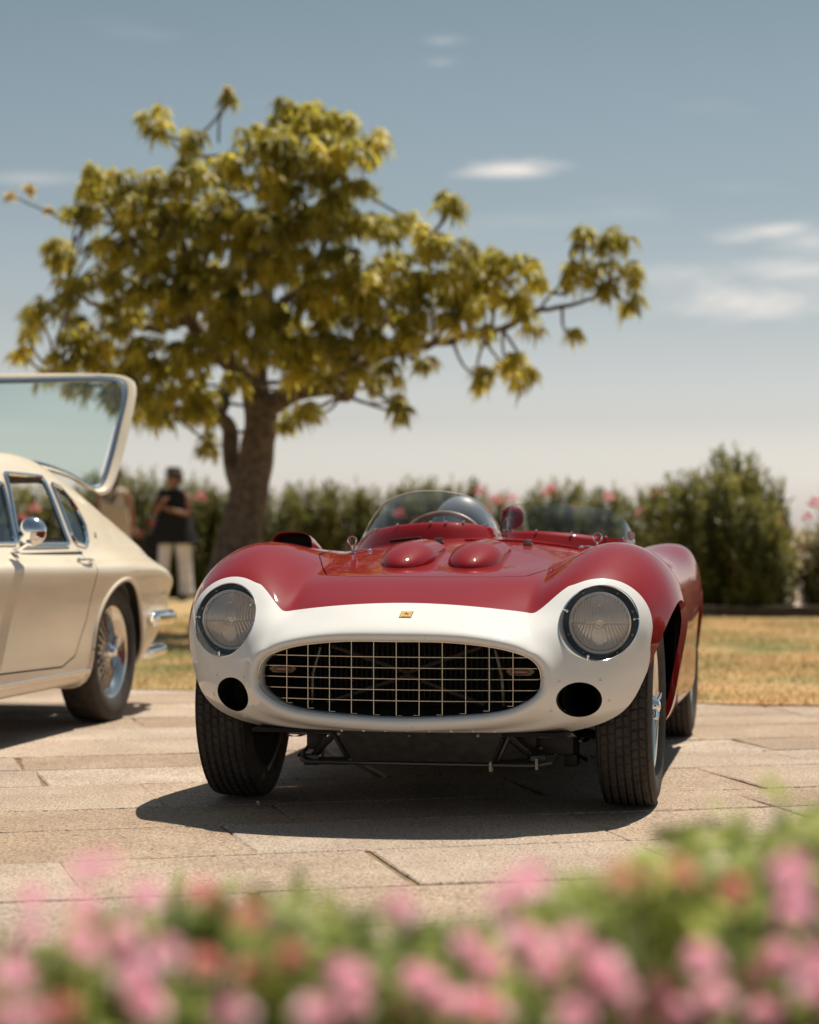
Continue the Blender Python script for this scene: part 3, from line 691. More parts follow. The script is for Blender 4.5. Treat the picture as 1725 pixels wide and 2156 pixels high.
# ---- air scoop on the right-hand fender (left in the picture)
rings = []; rin = []
for i in range(10):
    t = i / 9; y = .42 + .42 * t; z0 = zbody(.615, y) - .012; hh = .062 * (1 - t ** 2) + .006; w = .076 * (1 - .45 * t)
    f_ = lambda w, hh: [(-.60 - .01 * t + w * math.copysign(abs(math.cos(PI * k / 18)) ** .6, math.cos(PI * k / 18)), y, z0 + hh * math.sin(PI * k / 18) ** .55) for k in range(19)]
    rings.append(f_(w, hh)); rin.append(f_(w - .004, max(hh - .004, .001)))
m = MB(); m.loft(rings, closed=False); m.loft(rin, closed=False); m.loft([rings[0], rin[0]], closed=False)
sc_ = m.build('air_scoop', M['red'], RC, angle=80)
MB().add([tuple(p[:1]) + (.50,) + tuple(p[2:]) for p in f_(.07, .052)] if False else [(-.60 + .071 * math.copysign(abs(math.cos(PI * k / 18)) ** .6, math.cos(PI * k / 18)), .47, zbody(.615, .47) - .012 + .056 * math.sin(PI * k / 18) ** .55) for k in range(19)], [tuple(range(19))]).build('scoop_shade_sheet', M['liner'], sc_, smooth=False)  # black sheet stands for the dark inside of the scoop
# ---- bonnet catches
for (px, py, yy) in ((742, 1150, .42), (1258, 1150, .42)):
    b = rc(px, py, yy); b.z = zbody(b.x, b.y) + .001; s_ = 1 if b.x > 0 else -1
    m = MB(); m.tube([b, b + Vector((0, 0, .028))], .0045, 8)
    m.tube([b + Vector((0, 0, .026)) + Vector((.015 * math.cos(a), 0, .017 + .017 * math.sin(a))) for a in np.linspace(-PI / 2, 1.5 * PI, 20)][:-1], .0035, 6, closed=True)
    m.tube([b + Vector((0, 0, .006)), b + Vector((-s_ * .03, .01, .012)), b + Vector((-s_ * .055, .02, .010))], .0042, 7)
    m.ell(b + Vector((-s_ * .058, .02, .008)), (.011, .011, .008), 12, 8); m.lathe([(0, .014), (.003, .013), (.004, .0001)], 14, 'Z', b)
    m.build('bonnet_catch', M['chrome'], RC)
for (px, py) in ((925, 1130), (1112, 1126)):
    b = rc(px, py, .60); b.z = zbody(b.x, b.y) + .004
    m = MB(); m.box(b, (.036, .02, .006), bevel=.002); m.box(b + Vector((0, -.006, .008)), (.030, .003, .016), bevel=.001); m.build('bonnet_hinge', M['dullsteel'], RC)
# ---- driver's wrap-round screen on its red fairing
base = [rc(*p) for p in ((758, 1142, 1.30), (770, 1128, 1.14), (797, 1114, 1.0), (845, 1105, .90), (908, 1100, .86), (970, 1100, .88), (1018, 1106, .98), (1040, 1111, 1.12), (1050, 1116, 1.32))]
top = [rc(*p) for p in ((766, 1128, 1.36), (784, 1092, 1.28), (815, 1056, 1.20), (865, 1037, 1.10), (925, 1034, 1.07), (985, 1045, 1.10), (1022, 1068, 1.18), (1042, 1095, 1.30), (1052, 1113, 1.40))]
bs, ts = catmull(base, 8), catmull(top, 8)
rows = []
for i in range(9):
    t = i / 8; rows.append([b.lerp(c, t) + Vector((0, -.018 * math.sin(PI * t), .0)) for b, c in zip(bs, ts)])
ws = MB().loft(rows, closed=False).build('windscreen', M['glass'], RC, fix=True)
MB().tube(ts, .0022, 6).build('screen_edge', M['sticker'], ws)
low = [Vector((b.x * 1.0 + (b.x + .19) * .10, b.y - .055 + (.02 if i in (0, 8) else 0), zbody(b.x, b.y - .055) - .012)) for i, b in enumerate(base)]
ls = catmull(low, 8); rows = []
for i in range(7):
    t = i / 6; rows.append([a.lerp(b, t ** .8) + Vector((0, .0, .014 * math.sin(PI * t) * .6)) for a, b in zip(ls, bs)])
rows.append([b + Vector((0, .006, -.001)) for b in bs]); rows.append([b + Vector((0, .05, -.05)) for b in bs])
fr = MB().loft(rows, closed=False).build('screen_fairing', M['red'], RC, angle=70)
rv = MB()
for (px, py) in ((791, 1116), (841, 1107), (908, 1102), (943, 1100), (974, 1102), (1023, 1109)):
    j = min(range(len(bs)), key=lambda q: abs((bs[q] - rc(px, py, bs[q].y)).length)); MB().ell(bs[j] + Vector((0, -.008, .002)), (.0055, .004, .0055), 10, 8).build('screen_rivet', M['chrome'], ws)
sl = rc(854, 1136, .76); MB().box(sl + Vector((0, .0, .0)), (.118, .02, .011), Matrix.Rotation(-.10, 3, 'Y'), bevel=.004).build('vent_slot', M['liner'], fr)
# ---- passenger side screen
base = [rc(*p) for p in ((1058, 1120, 1.14), (1078, 1119, .98), (1130, 1119, .90), (1204, 1124, .90), (1270, 1132, .95), (1312, 1136, 1.02), (1337, 1144, 1.20))]
top = [rc(*p) for p in ((1062, 1075, 1.20), (1082, 1062, 1.08), (1130, 1059, 1.02), (1204, 1062, 1.02), (1272, 1071, 1.06), (1314, 1092, 1.12), (1338, 1139, 1.26))]
bs, ts = catmull(base, 8), catmull(top, 8)
ws2 = MB().loft([[b.lerp(c, i / 6) + Vector((0, -.012 * math.sin(PI * i / 6), 0)) for b, c in zip(bs, ts)] for i in range(7)], closed=False).build('side_screen', M['smoke'], RC)
rows = []
for t in (0, .3, .7, 1): rows.append([Vector((b.x, b.y - .04 * (1 - t), (zbody(min(b.x, .50), b.y - .04) - .012) * (1 - t) + b.z * t + .002)) for b in bs])
rows.append([b + Vector((0, .01, 0)) for b in bs]); rows.append([b + Vector((0, .05, -.06)) for b in bs])
MB().loft(rows, closed=False).build('side_screen_fairing', M['red'], RC, angle=70)
for (px, py) in ((1062, 1118), (1130, 1120), (1204, 1125), (1277, 1133), (1313, 1137)):
    j = min(range(len(bs)), key=lambda q: (bs[q] - rc(px, py, bs[q].y)).length); MB().ell(bs[j] + Vector((0, -.006, .004)), (.005, .004, .005), 10, 8).build('screen_rivet', M['chrome'], ws2)
c = rc(1328, 1128, 1.16); MB().lathe([(0, .018), (.001, .018), (.001, .0001)], 20, 'Y', c + Vector((0, -.012, 0))).build('screen_sticker', M['sticker'], ws2)
# bead along the cowl
MB().tube([(x, .70 + .0 * x, zbody(x, .70) + .002) for x in np.linspace(-.02, .50, 12)], .004, 6).build('cowl_bead', M['red'], RC)
# tonneau over the passenger side, cockpit inside
m = MB(); g = []
for i in range(9):
    y = 1.05 + .88 * i / 8; g.append([(x, y, .845 - .02 * abs(x - .2) / .3 - .02 * (y - 1.05)) for x in np.linspace(.03, .50, 9)])
m.loft(g, closed=False); m.build('tonneau_cover', M['red'], RC)
mr = rc(1079, 1090, 1.18); m = MB(); m.ell(mr, (.046, .034, .046), 24, 16); mo = m.build('rear_view_mirror', M['red'], RC)
MB().tube([mr + Vector((-.0, .01, -.04)), mr + Vector((0, .01, -.10))], .006, 8).build('mirror_stalk', M['chrome'], mo)
sw = MB(); cs = Vector((-.205, 1.22, .79)); ax = Matrix.Rotation(math.radians(-20), 3, 'X')
sw.tube([cs + ax @ Vector((.185 * math.cos(a), 0, .185 * math.sin(a))) for a in np.linspace(0, 2 * PI, 49)[:-1]], .0105, 10, closed=True); so = sw.build('steering_wheel', M['wood'], RC)
m = MB()
for a in (PI / 2, PI * 7 / 6, -PI / 6): m.tube([cs + Vector((0, .05, 0)), cs + ax @ Vector((.18 * math.cos(a), 0, .18 * math.sin(a)))], .007, 6, flat=.4)
m.tube([cs + Vector((0, .05, 0)), cs + Vector((0, -.4, -.12))], .015, 10); m.build('steering_spokes', M['dullsteel'], so)
m = MB(); m.ell((-.225, 1.80, .865), (.135, .10, .175), 24, 16); m.build('headrest', M['greyleather'], RC)
m = MB(); m.loft([[(-.20 + r * math.cos(a), y, .80 + r * 1.6 * max(math.sin(a), 0)) for a in np.linspace(0, PI, 17)] for y, r in ((1.98, .112), (2.15, .10), (2.4, .07), (2.7, .03))], closed=False); m.build('headrest_fairing', M['red'], RC)
m = MB(); m.box((-.2, 1.72, .52), (.42, .14, .52), Matrix.Rotation(.2, 3, 'X'), bevel=.04); m.box((-.2, 1.50, .32), (.42, .42, .14), bevel=.04); m.build('driver_seat', M['darkleather'], RC)
# ---- under the nose: belly plate, suspension tubes, roll bar
m = MB(); tp = [rc(702, 1530, -.52), rc(1060, 1538, -.52)]; bt = [rc(742, 1600, -.40), rc(1033, 1605, -.40)]
q = [tp[0], tp[1], bt[1], bt[0]]; m.loft([q, [p + Vector((0, .004, 0)) for p in q]]); bpn = m.build('belly_plate', M['plate'], RC, smooth=False)
for (px, py) in ((714, 1545), (862, 1549), (1006, 1549)): MB().ell(rc(px, py, -.525) + Vector((0, .0, 0)), (.006, .004, .006), 8, 6).build('bolt', M['dullsteel'], bpn)
for i in range(8): MB().ell(rc(720 + 46 * i, 1538 + i * .3, -.60), (.0045, .003, .003), 8, 6).build('rivet', M['sticker'], bpn)
m = MB(); m.tube([rc(640, 1583, -.30), rc(636, 1597, -.34), rc(650, 1604, -.36), rc(800, 1606, -.36), rc(1000, 1610, -.36), rc(1130, 1612, -.36), rc(1160, 1606, -.34), rc(1172, 1590, -.30)], .0075, 8)
m.build('anti_roll_bar', M['tube'], RC)
for (a, b, c_) in (((705, 1545), (652, 1598), (735, 1598)), ((1070, 1550), (1128, 1600), (1045, 1606))):
    m = MB(); m.tube([rc(*a, -.33), rc(*b, -.28)], .011, 8); m.tube([rc(*b, -.30), rc(*c_, -.30)], .008, 8); m.tube([rc(*a, -.33), rc(*c_, -.33)], .010, 8)
    m.box(rc(*b, -.30) + Vector((.01, 0, 0)), (.05, .04, .035), bevel=.004); m.build('suspension_arm', M['tube'], RC)
for s_ in (-1, 1):
    m = MB(); m.tube([(s_ * .25, -.02, .26), (s_ * .60, 0, .22)], .014, 8); m.tube([(s_ * .25, .15, .26), (s_ * .60, 0, .22)], .012, 8); m.tube([(s_ * .3, 0, .45), (s_ * .60, 0, .42)], .012, 8)
    m.tube([(s_ * .38, -.05, .23), (s_ * .36, -.05, .50)], .028, 12); m.box((s_ * .30, -.12, .30), (.10, .12, .12), bevel=.01); m.build('wishbone', M['black'], RC)
for (px, py, yy, d) in ((1165, 1562, -.16, (.15, .12, .075)), (1205, 1572, -.10, (.05, .10, .12)), (1108, 1556, -.22, (.08, .08, .05)), (668, 1556, -.20, (.055, .08, .06)), (672, 1585, -.22, (.03, .05, .05))):
    m = MB(); m.box(rc(px, py, yy), d, bevel=.012); m.build('steering_box', M['black'], RC)
for (px, py, yy) in ((1138, 1575, -.24), (1190, 1545, -.2), (1222, 1560, -.2)): MB().ell(rc(px, py, yy), (.008, .005, .006), 10, 6).build('bolt', M['dullsteel'], RC)
for (a, b, c_) in (((1180, 1540), (1205, 1580), (1235, 1600)), ((655, 1540), (650, 1570), (630, 1590))): MB().tube(catmull([rc(*a, -.2), rc(*b, -.16), rc(*c_, -.1)], 5), .006, 8).build('brake_hose', M['black'], RC)
for (px, py) in ((1034, 1612), (1131, 1608)): MB().box(rc(px, py, -.36), (.008, .03, .035)).build('bracket', M['dullsteel'], RC, smooth=False)
share = {}
for (x, y, o) in ((.655, 0, 1), (-.655, 0, -1), (.612, 2.40, 1), (-.612, 2.40, -1)):
    make_wheel(RC, (x, y, .325 if abs(y) < 1 else .325), o, share=share)
# ---------------------------------------------------------------- the cream coupe with its rear glass hatch raised
CA = math.radians(11.5)
CC = thing('coupe', 'cream classic coupe with wire wheels and its rear glass hatch raised', 'car', (-2.5988, 7.8838, 0), -CA)
def cr(y, z0, z1, z2, x2, z3, x3, zs=.74, xs=.775, xw=.80, zw=.60, xl=.785, zl=.42, xb=.745, zb=.215, x1=.3):
    return [(0, y, z0), (x1, y, z1), (x2, y, z2), (x3, y, z3), (xs + .012, y, zs - .004), (xs + .032, y, zs - .022), (xs + .038, y, zs - .050), (xw, y, zw), (xl, y, zl), (xb, y, zb), (.5, y, .20), (0, y, .20)]
R2 = [
    [(x * .6, -.86, .52 + (z - .52) * .5) for x, y, z in cr(0, .70, .70, .69, .5, .68, .6, .66, .66, .70, .56, .68, .42, .62, .30)],
    cr(-.80, .70, .70, .69, .5, .68, .6, .66, .66, .70, .56, .68, .42, .62, .30),
    cr(-.50, .78, .78, .77, .55, .76, .66, .71, .73, .77, .58, .755, .42, .70, .25),
    cr(-.10, .83, .825, .81, .56, .80, .70, .75, .765, .80, .60, .785, .42, .74, .22),
    cr(.35, .86, .855, .84, .56, .82, .71, .76, .775, .80, .60, .785, .42, .745, .215),
    cr(.66, .885, .88, .855, .57, .828, .715, .77, .777, .80, .60, .785, .42, .745, .215),
    cr(.80, .92, .91, .885, .60, .830, .715, .77, .777, .80, .60, .785, .42, .745, .215),
    cr(1.05, 1.07, 1.06, 1.02, .60, .828, .716, .77, .778, .80, .60, .785, .42, .745, .215),
    cr(1.30, 1.185, 1.175, 1.125, .575, .823, .718, .765, .778, .80, .60, .785, .42, .745, .215),
    cr(1.60, 1.225, 1.215, 1.165, .565, .818, .720, .76, .778, .80, .60, .785, .42, .745, .215),
    cr(1.90, 1.228, 1.218, 1.160, .560, .812, .722, .755, .778, .80, .60, .785, .42, .745, .215),
    cr(2.15, 1.205, 1.195, 1.120, .565, .808, .724, .75, .780, .805, .61, .79, .42, .745, .22),
    cr(2.40, 1.150, 1.138, 1.050, .580, .802, .722, .75, .782, .808, .62, .79, .43, .745, .23),
    cr(2.70, 1.040, 1.025, .960, .590, .790, .705, .745, .770, .790, .60, .775, .43, .735, .25),
    cr(3.00, .900, .893, .860, .600, .775, .680, .728, .750, .768, .60, .755, .46, .715, .31),
    cr(3.20, .790, .786, .775, .600, .745, .655, .700, .722, .740, .59, .728, .49, .690, .37),
    cr(3.30, .735, .733, .728, .590, .715, .640, .682, .702, .722, .58, .710, .50, .675, .40),
    cr(3.325, .724, .722, .718, .588, .705, .636, .676, .694, .716, .575, .704, .50, .668, .405),
    [(x * .95, 3.345, .53 + (z - .53) * .92) for x, y, z in cr(3.3, .735, .733, .728, .590, .715, .640, .682, .702, .722, .58, .710, .50, .675, .40)],
    [(x * .5, 3.350, .53 + (z - .53) * .5) for x, y, z in cr(3.3, .735, .733, .728, .590, .715, .640, .682, .702, .722, .58, .710, .50, .675, .40)],
]
Vc, Nc, Tc = net_surface(R2, 300, 150)
if np.median(((Vc - np.array([[0, 0, .5]])) * np.array([[1, 0, 1]]) * Nc).sum(1)) < 0: Nc = -Nc
fa = np.cross(Vc[Tc[:, 1]] - Vc[Tc[:, 0]], Vc[Tc[:, 2]] - Vc[Tc[:, 0]])
if ((fa * Nc[Tc[:, 0]]).sum(1) > 0).mean() < .5: Tc = Tc[:, ::-1]
cs_ = Surf(Vc, Nc, Tc)
def loops(edges):
    nx = {}; 
    for a, b in edges: nx.setdefault(a, []).append(b); nx.setdefault(b, []).append(a)
    out = []; seen = set()
    for st_ in nx:
        if st_ in seen: continue
        L_ = [st_]; seen.add(st_); cur = st_
        while True:
            n_ = [k for k in nx[cur] if k not in seen]
            if not n_: break
            cur = n_[0]; seen.add(cur); L_.append(cur)
        out.append(L_)
    return out
def edge_tube(name, sf, cut, r, m, parent, off=0, step=3, flat=1, closed=True):
    for L_ in loops(sf.edge_loop_edges(cut)):
        if len(L_) < 12: continue
        for s_ in (1, -1):
            P = [Vector((s_ * sf.A[i, 0], sf.A[i, 1], sf.A[i, 2])) + Vector((s_ * sf.A[i, 3], sf.A[i, 4], sf.A[i, 5])) * off for i in L_[::step]]
            MB().tube(P, r, 6, closed=closed, flat=flat).build(name, m, parent)
cs_, _ = cs_.split(arch(2.36, .32, .375, .345, .55)); fa1 = cs_.flange(cs_.cut, .05, (-1, 0, 0)); edge_tube('arch_lip', cs_, cs_.cut, .011, M['cream'], CC, closed=False, step=5)
cs_, _ = cs_.split(arch(0, .32, .375, .345, .55)); fa2 = cs_.flange(cs_.cut, .05, (-1, 0, 0))
cs_, _ = cs_.split(lambda P: P[:, 2] - .204)
side_g = lambda poly, r: (lambda P: np.maximum(sdf_poly(P[:, 1:], poly, r), .45 - P[:, 0]))
cs_, _ = cs_.split(side_g([(1.31, .845), (1.455, 1.125), (1.87, 1.12), (1.86, .845)], .015)); edge_tube('door_window_frame', cs_, cs_.cut, .011, M['chrome'], CC, .003)
dc = cs_.cut
cs_, gq = cs_.split(side_g([(1.975, .86), (1.985, 1.085), (2.07, 1.07), (2.15, 1.00), (2.165, .92), (2.12, .86), (2.06, .845)], .022)); edge_tube('quarter_window_frame', cs_, cs_.cut, .009, M['chrome'], CC, .003)
cs_, gv = cs_.split(side_g([(1.00, .85), (1.26, 1.05), (1.36, 1.09), (1.25, .85)], .01)); edge_tube('vent_window_frame', cs_, cs_.cut, .009, M['chrome'], CC, .003)
cs_, gw = cs_.split(lambda P: np.maximum(np.maximum(np.maximum(.80 - P[:, 1], P[:, 1] - 1.30), np.abs(P[:, 0]) - .56 + .0 * P[:, 1]), .85 - P[:, 2])); 
cs_, _ = cs_.split(lambda P: np.maximum(sdf_poly(P[:, :2], [(-.44, 2.35), (.44, 2.35), (.50, 2.6), (.50, 2.9), (.44, 3.05), (-.44, 3.05), (-.50, 2.9), (-.50, 2.6)], .04), .6 - P[:, 2])); fh = cs_.flange(cs_.cut, .05); 
edge_tube('hatch_gutter', cs_, cs_.cut, .008, M['plate'], CC, -.002, closed=False)
door = [(.62, 1.2), (.62, .36), (.66, .32), (1.62, .30), (1.77, .34), (1.90, .50), (1.965, .72), (1.965, 1.2)]
dg = lambda P: sdf_poly(P[:, 1:], door)
cs_, low_ = cs_.split(lambda P: np.maximum(P[:, 2] - .815, .6 - P[:, 0]))
o1, in_ = low_.split(lambda P: dg(P) - .0035); gapc, dr_ = in_.split(lambda P: dg(P) + .0035)
coupe_body = surf_obj('body', [(cs_, 0), (o1, 0)], [M['cream']], CC)
for sd_ in (False, -1): surf_obj('door', [(dr_, 0)], [M['cream']], CC, sides=sd_)
[surf_obj('door_gap', [(gapc, 0)], [M['black']], CC, off=-.008, sides=k) for k in (False, -1)]
[surf_obj('quarter_window', [(gq, 0)], [M['carglass']], CC, off=-.004, sides=k) for k in (False, -1)]; [surf_obj('vent_window', [(gv, 0)], [M['carglass']], CC, off=-.004, sides=k) for k in (False, -1)]; surf_obj('windscreen', [(gw, 0)], [M['carglass']], CC, off=-.004)
mir_flange('wheel_arch_lip', fa1, M['liner'], CC); mir_flange('wheel_arch_lip', fa2, M['liner'], CC); mir_flange('hatch_opening_edge', fh, M['cream'], CC)
for s_ in (-1, 1):
    for y0 in (2.36, 0):
        pr = [(y0 + .40, .205)] + [(y0 + .40 * math.cos(t), .32 + .37 * math.sin(t)) for t in np.linspace(0, PI, 17)] + [(y0 - .40, .205)]
        n = len(pr); V = [(s_ * x, p[0], p[1]) for x in (.42, .70) for p in pr]
        MB().add(V, [(i, i + 1, n + i + 1, n + i) for i in range(n - 1)] + [tuple(range(n))]).build('wheel_house', M['liner'], CC, smooth=False)
MB().box((0, 1.2, .235), (1.36, 1.55, .05)).build('cabin_floor', M['darkleather'], CC, smooth=False)
MB().box((0, 2.6, .26), (.78, 1.3, .05)).build('boot_floor', M['darkleather'], CC, smooth=False)
for s_ in (-1, 1):
    MB().box((s_ * .73, 1.3, .53), (.02, 1.35, .54)).build('door_lining', M['darkleather'], CC, smooth=False)
    m = MB(); m.box((s_ * .34, 1.62, .62), (.46, .14, .62), Matrix.Rotation(.22, 3, 'X'), bevel=.05); m.box((s_ * .34, 1.35, .38), (.46, .50, .16), bevel=.05); se = m.build('seat', M['darkleather'], CC)
    MB().ell((s_ * .34, 1.72, 1.03), (.14, .07, .13)).build('headrest', M['darkleather'], se)
m = MB(); m.box((0, .75, .72), (1.3, .25, .18), bevel=.03); m.build('dashboard', M['darkleather'], CC)
m = MB(); m.tube([(.34 + .19 * math.cos(a), 1.02 + .06 * math.sin(a), .80 + .18 * math.sin(a)) for a in np.linspace(0, 2 * PI, 33)[:-1]], .011, 8, closed=True); m.tube([(.34, 1.02, .80), (.34, .8, .74)], .02, 8); m.tube([(.16, 1.02, .8), (.52, 1.02, .8)], .009, 6); m.build('steering_wheel', M['darkleather'], CC)
def cx_at(y, z):
    k = (Vc[:, 1] - y) ** 2 + (Vc[:, 2] - z) ** 2 + np.where(Vc[:, 0] > .3, 0, 9); return float(Vc[np.argmin(k), 0])
for s_ in (-1, 1):
    m = MB(); ys = np.linspace(.42, 1.985, 14); m.loft([[(s_ * (cx_at(y, .262) + dx), y, .262 + dz) for dx, dz in ((-.004, -.013), (.007, -.010), (.010, 0), (.007, .010), (-.004, .013))] for y in ys]); m.build('rocker_trim', M['steel'], CC)
    # rear bumper corner
    pts = [(2.80, .46), (2.95, .457), (3.10, .455), (3.25, .453), (3.36, .452)]
    P = [Vector((s_ * (cx_at(y, .46) + .022), y, z)) for y, z in pts] + [Vector((s_ * .60, 3.43, .452)), Vector((s_ * .35, 3.45, .452))]
    P = catmull(P, 5); m = MB(); m.tube(P, [.012] + [.032] * (len(P) - 2) + [.02], 12, flat=1); m.V = [(x, y, .455 + (z - .455) * 1.25) for x, y, z in m.V]
    m.build('bumper', M['chrome'], CC)
    m = MB(); m.tube([(s_ * .45, 3.0, .26), (s_ * .47, 3.36, .265), (s_ * .47, 3.47, .265)], .032, 16, cap=False); m.tube([(s_ * .53, 3.0, .26), (s_ * .545, 3.36, .265), (s_ * .545, 3.47, .265)], .032, 16, cap=False); m.build('exhaust_tips', M['chrome'], CC)
    m = MB(); m.tube(catmull([(s_ * .665, 3.02, .275), (s_ * .665, 3.2, .275), (s_ * .655, 3.38, .278), (s_ * .60, 3.44, .28), (s_ * .40, 3.46, .28)], 5), [.012] + [.030] * 19 + [.018], 10); m.build('lower_bumper', M['chrome'], CC)
    # door handle
    x0 = cx_at(1.87, .756) + .002
    m = MB(); m.ell((s_ * (x0 + .008), 1.80, .762), (.010, .022, .012), 12, 8); m.tube([(s_ * (x0 + .004), 1.79, .762), (s_ * (x0 + .026), 1.82, .764), (s_ * (x0 + .030), 1.88, .764), (s_ * (x0 + .026), 1.93, .758), (s_ * (x0 + .004), 1.95, .752)], [.006, .008, .009, .009, .006], 8, flat=.8)
    m.ell((s_ * (x0 + .010), 1.93, .740), (.014, .018, .018), 12, 8); m.build('door_handle', M['chrome'], CC)
    # gap trim on quarter panel
    m = MB(); zz = cx_at(2.28, .87); m.loft([[(s_ * (zz + .003 + .002 * a), 2.262 + .01 * k + .006 * a, .885 - .018 * k) for a in (0, 1)] + [(s_ * (zz + .003 - .001 * a), 2.275 + .01 * k + .006 * a, .885 - .018 * k) for a in (1, 0)] for k in range(4)]); m.build('quarter_badge', M['black'], CC)
# silver reflection panel line: fuel-flap shaped stripe over the rear wing
m = MB(); rows = []
# round wing mirror
mc = Vector((.845, 1.10, .892)); m = MB(); m.ell(mc, (.060, .048, .060), 28, 18); wm = m.build('wing_mirror', M['chrome'], CC)
m = MB(); m.tube([mc + Vector((-.02, .0, -.05)), mc + Vector((-.07, .03, -.075)), mc + Vector((-.115, .06, -.085))], [.008, .007, .009], 8); m.ell(mc + Vector((-.10, .06, -.092)), (.022, .034, .008)); m.build('mirror_stalk', M['chrome'], wm)
# raised hatch
fe = [(0, 2.40, 1.212), (.18, 2.44, 1.210), (.34, 2.50, 1.190), (.47, 2.55, 1.148), (.555, 2.60, 1.095)]
co = [(.590, 2.635, 1.072), (.618, 2.70, 1.100)]
sdv = [(.628, 2.80, 1.22), (.632, 2.92, 1.40), (.630, 3.02, 1.55)]
te = [(.612, 3.07, 1.625), (.57, 3.09, 1.660), (.48, 3.09, 1.675), (.30, 3.08, 1.682), (0, 3.07, 1.685)]
half = fe + co + sdv + te
loop = [Vector(p) for p in half] + [Vector((-p[0], p[1], p[2])) for p in half[-2:0:-1]]
lp = catmull(loop, 5, True); cn = Vector((0, 2.78, 1.40))
hm = MB(); ins = [p + (cn - p).normalized() * .034 for p in lp]
hr = MB(); n = len(lp); nv_ = Vector((0, -.62, .78)) ; nv_ = Vector((0, -.78, .62))
def hoff(p, k, h): return p + (cn - p).normalized() * k + nv_ * h
secs = [(0, -.012), (-.006, 0), (0, .012), (.020, .016), (.040, .010), (.042, -.008), (.02, -.014)]
hr.V = [hoff(p, k, h) for p in lp for k, h in secs]; ns = len(secs)
hr.F = [(i * ns + a, i * ns + (a + 1) % ns, ((i + 1) % n) * ns + (a + 1) % ns, ((i + 1) % n) * ns + a) for i in range(n) for a in range(ns)]
hatch = hr.build('hatch', M['cream'], CC)
MB().tube([hoff(p, .052, .004) for p in lp], .013, 8, closed=True).build('hatch_trim', M['chrome'], hatch)
MB().tube([hoff(p, .040, .008) for p in lp], .006, 6, closed=True).build('hatch_seal', M['black'], hatch)
fr_ = [Vector((-p[0], p[1], p[2])) for p in (fe[1:] + co[:1])[::-1]] + [Vector(p) for p in fe + co[:1]]
tr_ = [Vector((-p[0], p[1], p[2])) for p in te[:-1]] + [Vector(p) for p in te[::-1]]
def resample(P, n):
    P = catmull(P, 8); x = np.array([p.x for p in P]); t = np.linspace(x[0], x[-1], n); return [Vector((u, np.interp(u, x, [p.y for p in P]), np.interp(u, x, [p.z for p in P]))) for u in t]
A_, B_ = resample(fr_, 41), resample(tr_, 41)
g = MB(); gr_ = []
for i in range(13):
    t = .045 + .91 * i / 12
    gr_.append([Vector(((a.lerp(b, t)).x * (.945 + .02 * math.sin(PI * t)), a.lerp(b, t).y, a.lerp(b, t).z)) + nv_ * (.035 * math.sin(PI * t)) for a, b in zip(A_, B_)])
g.loft(gr_, closed=False); g.build('hatch_glass', M['carglass'], hatch, angle=80)
for (y, o) in ((2.36, 1), (2.36, -1), (0, 1), (0, -1)):
    make_wheel(CC, (o * .675, y, .325), o, tread=False, rimmat='steel', spokemat='steel', share=share)
